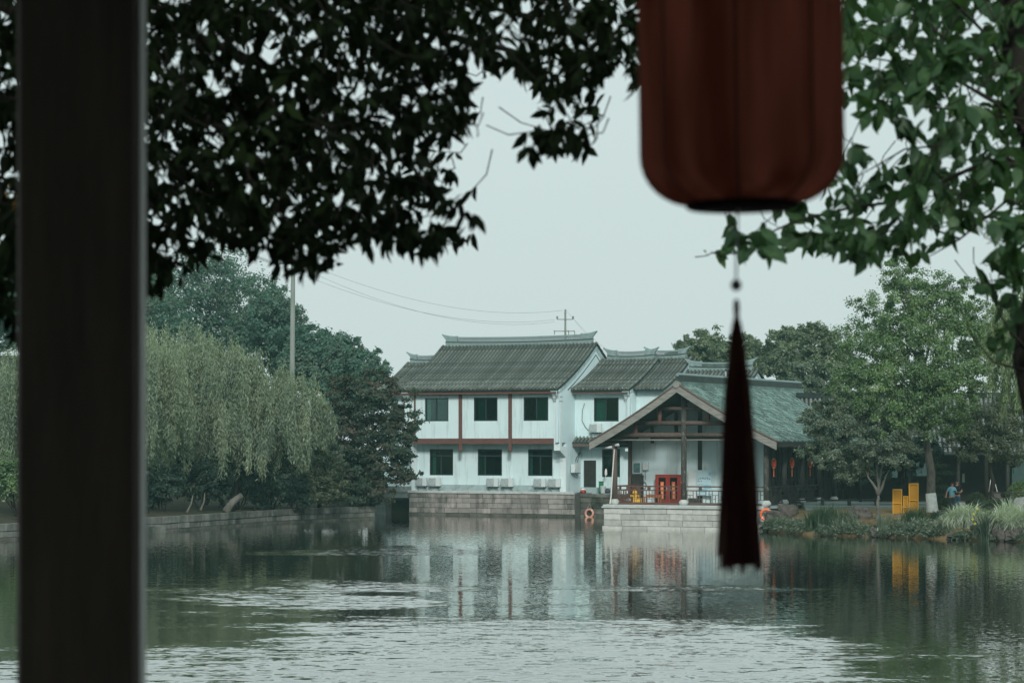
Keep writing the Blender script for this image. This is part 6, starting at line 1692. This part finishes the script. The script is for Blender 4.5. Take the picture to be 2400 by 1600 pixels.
def near_tree(name, label, C, D, N, Lm, asp, mat, mat_obj, parent, n_obj=300, extra=None):
    m = len(C); L = Lm * (.7 + .55 * RNG.random(m)); W = L * asp * (.85 + .3 * RNG.random(m))
    order = np.argsort(C[:, 1]); near = order[:n_obj]; rest = order[n_obj:]
    loc = np.array(parent.location)
    unit = leaf_mesh('leaf', np.zeros((1, 3)), np.array([[1., 0, 0]]), np.array([[0, 0, 1.]]), np.array([1.]), np.array([1.0]), 'leaf'); unit.materials.append(mat_obj)
    for i in near:
        d = Vector(D[i]).normalized(); n_ = Vector(N[i]); s_ = n_.cross(d).normalized(); n2 = d.cross(s_)
        o = link(bpy.data.objects.new('leaf', unit), parent)
        mt = Matrix((d * L[i], s_ * W[i], n2 * L[i])).transposed().to_4x4(); mt.translation = Vector(C[i] - loc); o.matrix_local = mt
    C2, D2, N2, L2, W2 = C[rest], D[rest], N[rest], L[rest], W[rest]
    if extra is not None:
        C2 = np.concatenate([C2, extra[0]]); D2 = np.concatenate([D2, extra[1]]); N2 = np.concatenate([N2, extra[2]]); L2 = np.concatenate([L2, extra[3]]); W2 = np.concatenate([W2, extra[4]])
    me = leaf_mesh('foliage', C2 - loc, D2, N2, L2, W2, 'leaf'); me.materials.append(mat); tag(link(bpy.data.objects.new('foliage', me), parent), kind='stuff')

# left, dark evergreen
PL1 = [(-80, -60), (1510, -60), (1510, 120), (1500, 235), (1470, 170), (1400, 170), (1385, 215), (1320, 260), (1290, 210), (1240, 200), (1190, 170), (1130, 165), (1100, 215), (1085, 300), (1040, 320), (1005, 340), (1020, 390), (1060, 400), (1068, 480), (1060, 574), (1000, 594), (930, 579), (860, 564), (790, 589), (745, 634), (700, 634), (640, 594), (590, 589), (540, 554), (500, 579), (450, 624), (420, 664), (385, 674), (300, 664), (-80, 620)]
PL2 = [(1270, 180), (1380, 190), (1390, 260), (1360, 320), (1320, 350), (1275, 340), (1265, 260)]
PL3 = [(-60, 600), (60, 600), (60, 720), (20, 760), (-60, 760)]
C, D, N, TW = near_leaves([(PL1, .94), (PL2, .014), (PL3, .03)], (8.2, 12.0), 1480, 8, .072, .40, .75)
# unseen extra crown above and behind, added to shade the leaves in view
n = 15000
ex = np.stack([-8 + 8.9 * RNG.random(n), 2.5 + 12 * RNG.random(n), 7.4 + 5.5 * RNG.random(n)], 1)
vis = ((ex[:, 2] - H) * F / ex[:, 1] < 1075) | ((ex[:, 1] < 6.1) & (ex[:, 2] < 8.0))
ex = ex[~vis]; n = len(ex)
Le = .20 * (.7 + .6 * RNG.random(n))
extra = (ex, norm(RNG.normal(size=(n, 3)) + np.array([0, 0, -.5])), norm(RNG.normal(size=(n, 3)) * .6 + np.array([0, 0, 1])), Le, Le * .5)
et = empty('evergreen_tree', (-7.5, 9.5, .4)); tag(et, 'dark broadleaf evergreen overhanging the pond at upper left, close by', 'tree')
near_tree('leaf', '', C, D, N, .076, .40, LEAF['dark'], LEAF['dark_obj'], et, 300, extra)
loc = et.location
tk = MB().tube([Vector((0, 0, -.6)), Vector((.2, 0, 3)), Vector((.9, .1, 6)), Vector((1.6, .2, 9))], [.36, .3, .24, .14], 10).build('trunk', M['bark_dark'], et, True)
mb = MB()
for path, Yb, r in (([(-300, -300), (100, -60), (400, 60), (700, 190), (860, 310), (920, 380)], 10.4, .035), ([(-200, -100), (200, 120), (450, 250), (640, 400), (740, 480)], 9.6, .03), ([(100, -250), (600, -80), (950, 60), (1200, 120), (1300, 180), (1320, 240)], 11, .026),
                    ([(-250, 100), (50, 250), (300, 420), (420, 560)], 9.2, .028), ([(300, -200), (480, 30), (600, 180), (690, 330), (720, 500)], 10, .02), ([(600, -80), (820, 60), (940, 150), (1000, 200)], 11, .018), ([(950, -80), (1150, 20), (1310, 50), (1400, 90)], 11.3, .016)):
    pts = [at(p[0], p[1], Yb + .2 * math.sin(i * 2.1)) - loc for i, p in enumerate(path)]
    mb.tube(pts, [r * (1 - .85 * i / (len(pts) - 1)) for i in range(len(pts))], 7)
mb.tube([Vector((1.0, .1, 6.0)), Vector((2.0, .3, 6.9)), at(-300, -300, 10.4) - loc], [.10, .07, .05], 7)
mb.tube([Vector((.6, .1, 4.6)), Vector((1.5, .0, 5.6)), at(-200, -100, 9.6) - loc], [.08, .06, .045], 7)
mb.build('branch', M['bark_dark'], tk, True)
mb = MB()
for a, b in TW:
    for i in range(0, len(a), 2):
        q = Vector(a[i]); e = Vector(b[i]); d = (q - e)
        mb.tube([q + d * .4 + Vector((-.03, .02, .05)) - loc, q - loc, q.lerp(e, .8) - loc], [.003, .0028, .002], 4, False)
tag(mb.build('twig', M['bark_dark'], tk), kind='stuff')
# a few amber leaves at the left edge
am = empty('amber_spray', at(20, 470, 11.5)); tag(am, 'small spray of amber leaves left of the dark pillar', 'leaf spray')
n = 60; p = RNG.normal(size=(n, 3)) * np.array([.05, .1, .06]); L = .06 * (.7 + .6 * RNG.random(n))
me = leaf_mesh('foliage', p, RNG.normal(size=(n, 3)) + np.array([0, 0, -.5]), norm(RNG.normal(size=(n, 3))), L, L * .5, 'leaf'); me.materials.append(LEAF['amber']); link(bpy.data.objects.new('foliage', me), am)
MB().tube([(-.15, .05, .3), (-.05, 0, .1), (0, 0, -.05)], .004, 5).build('twig', M['bark_dark'], am)

# right, lighter broad leaves
PR1 = [(1970, -60), (2470, -60), (2470, 330), (2300, 300), (2200, 300), (2120, 260), (2060, 250), (1985, 280)]
PR2 = [(2470, 290), (2330, 300), (2240, 320), (2150, 310), (2070, 330), (1990, 390), (1930, 440), (1860, 490), (1790, 530), (1740, 545), (1715, 560), (1760, 585), (1850, 590), (1890, 575), (1950, 600), (2010, 620), (2050, 570), (2110, 580), (2150, 610), (2190, 600), (2230, 555), (2300, 540), (2330, 590), (2390, 660), (2470, 700)]
PR3 = [(2290, 640), (2350, 660), (2430, 700), (2450, 900), (2340, 860), (2280, 760)]
C, D, N, TW = near_leaves([(PR1, .50), (PR2, .50), (PR3, .05)], (9.5, 13.0), 232, 8, .105, .58, .6)
n = 2600
ex = np.stack([1.6 + 4.5 * RNG.random(n), 9.0 + 5 * RNG.random(n), 5.0 + 4.5 * RNG.random(n)], 1); ex = ex[((ex[:, 2] - H) * F / ex[:, 1] > 1075) & (RNG.random(n) < .35) | (ex[:, 0] * F / ex[:, 1] > 1290)]; n = len(ex); Le = .12 * (.7 + .6 * RNG.random(n))
extra = (ex, norm(RNG.normal(size=(n, 3)) + np.array([0, 0, -.5])), norm(RNG.normal(size=(n, 3)) * .6 + np.array([0, 0, 1])), Le, Le * .58)
Yt = 11.0
cb = at(2520, 1500, Yt); chy = empty('cherry_tree', (cb.x, Yt, 2.6)); tag(chy, 'green broadleaf tree reaching in from the right, dark trunk at the edge', 'tree')
near_tree('leaf', '', C, D, N, .098, .56, LEAF['cherry'], LEAF['cherry_obj'], chy, 300, extra)
loc = chy.location
tk = MB().tube([Vector((0, 0, -3)), at(2485, 1200, Yt) - loc, at(2438, 950, Yt) - loc, at(2422, 840, Yt) - loc, at(2452, 600, Yt) - loc, at(2440, 380, Yt) - loc, at(2392, 150, Yt) - loc, at(2365, -40, Yt) - loc, at(2320, -350, Yt) - loc], [.13, .09, .085, .095, .075, .08, .075, .07, .05], 10).build('trunk', M['bark_dark'], chy, True)
mb = MB()
for path, r in (([(2400, 190), (2290, 130), (2200, 80), (2100, -10)], .022), ([(2440, 400), (2320, 375), (2200, 430), (2080, 475), (1980, 490), (1860, 520), (1760, 565)], .014), ([(2430, 330), (2330, 240), (2230, 180), (2130, 150), (2000, 130)], .012), ([(2425, 300), (2320, 90), (2230, 0), (2190, -60)], .012), ([(2440, 420), (2300, 330), (2120, 350), (2000, 420)], .009), ([(2400, 280), (2250, 260), (2100, 240), (2000, 230)], .008),
                ([(2425, 830), (2370, 780), (2340, 730), (2320, 640)], .008), ([(2420, 870), (2330, 850), (2280, 790), (2255, 730)], .007), ([(2445, 500), (2360, 470), (2250, 560), (2180, 600)], .010), ([(2250, 560), (2140, 520), (2040, 560), (1990, 620)], .006)):
    pts = [at(p[0], p[1], Yt + random.uniform(-.15, .15)) - loc for p in path]
    mb.tube(pts, [r * (1 - .75 * i / (len(pts) - 1)) for i in range(len(pts))], 6)
mb.build('branch', M['bark_dark'], tk, True)
mb = MB()
for a, b in TW:
    for i in range(len(a)):
        q = Vector(a[i]); e = Vector(b[i]); d = (q - e); mb.tube([q + d * .4 + Vector((.04, 0, .03)) - loc, q - loc, q.lerp(e, .85) - loc], [.003, .0025, .0015], 4, False)
tag(mb.build('twig', M['bark_dark'], tk), kind='stuff')

# ------------------------------------------------------------------ haze
hz = MB().box(-235, 235, -45, 300, -2.2, 34).build('haze', M['bed']); tag(hz, kind='stuff')
hm = bpy.data.materials.new('haze_air'); hm.use_nodes = True; t = hm.node_tree; t.nodes.clear()
ho = t.nodes.new('ShaderNodeOutputMaterial'); pv = t.nodes.new('ShaderNodeVolumePrincipled')
pv.inputs['Color'].default_value = (.50, .96, .91, 1); pv.inputs['Density'].default_value = .00032; pv.inputs['Anisotropy'].default_value = 0.0
lnk(t, pv.outputs[0], ho.inputs['Volume']); hz.data.materials.clear(); hz.data.materials.append(hm)
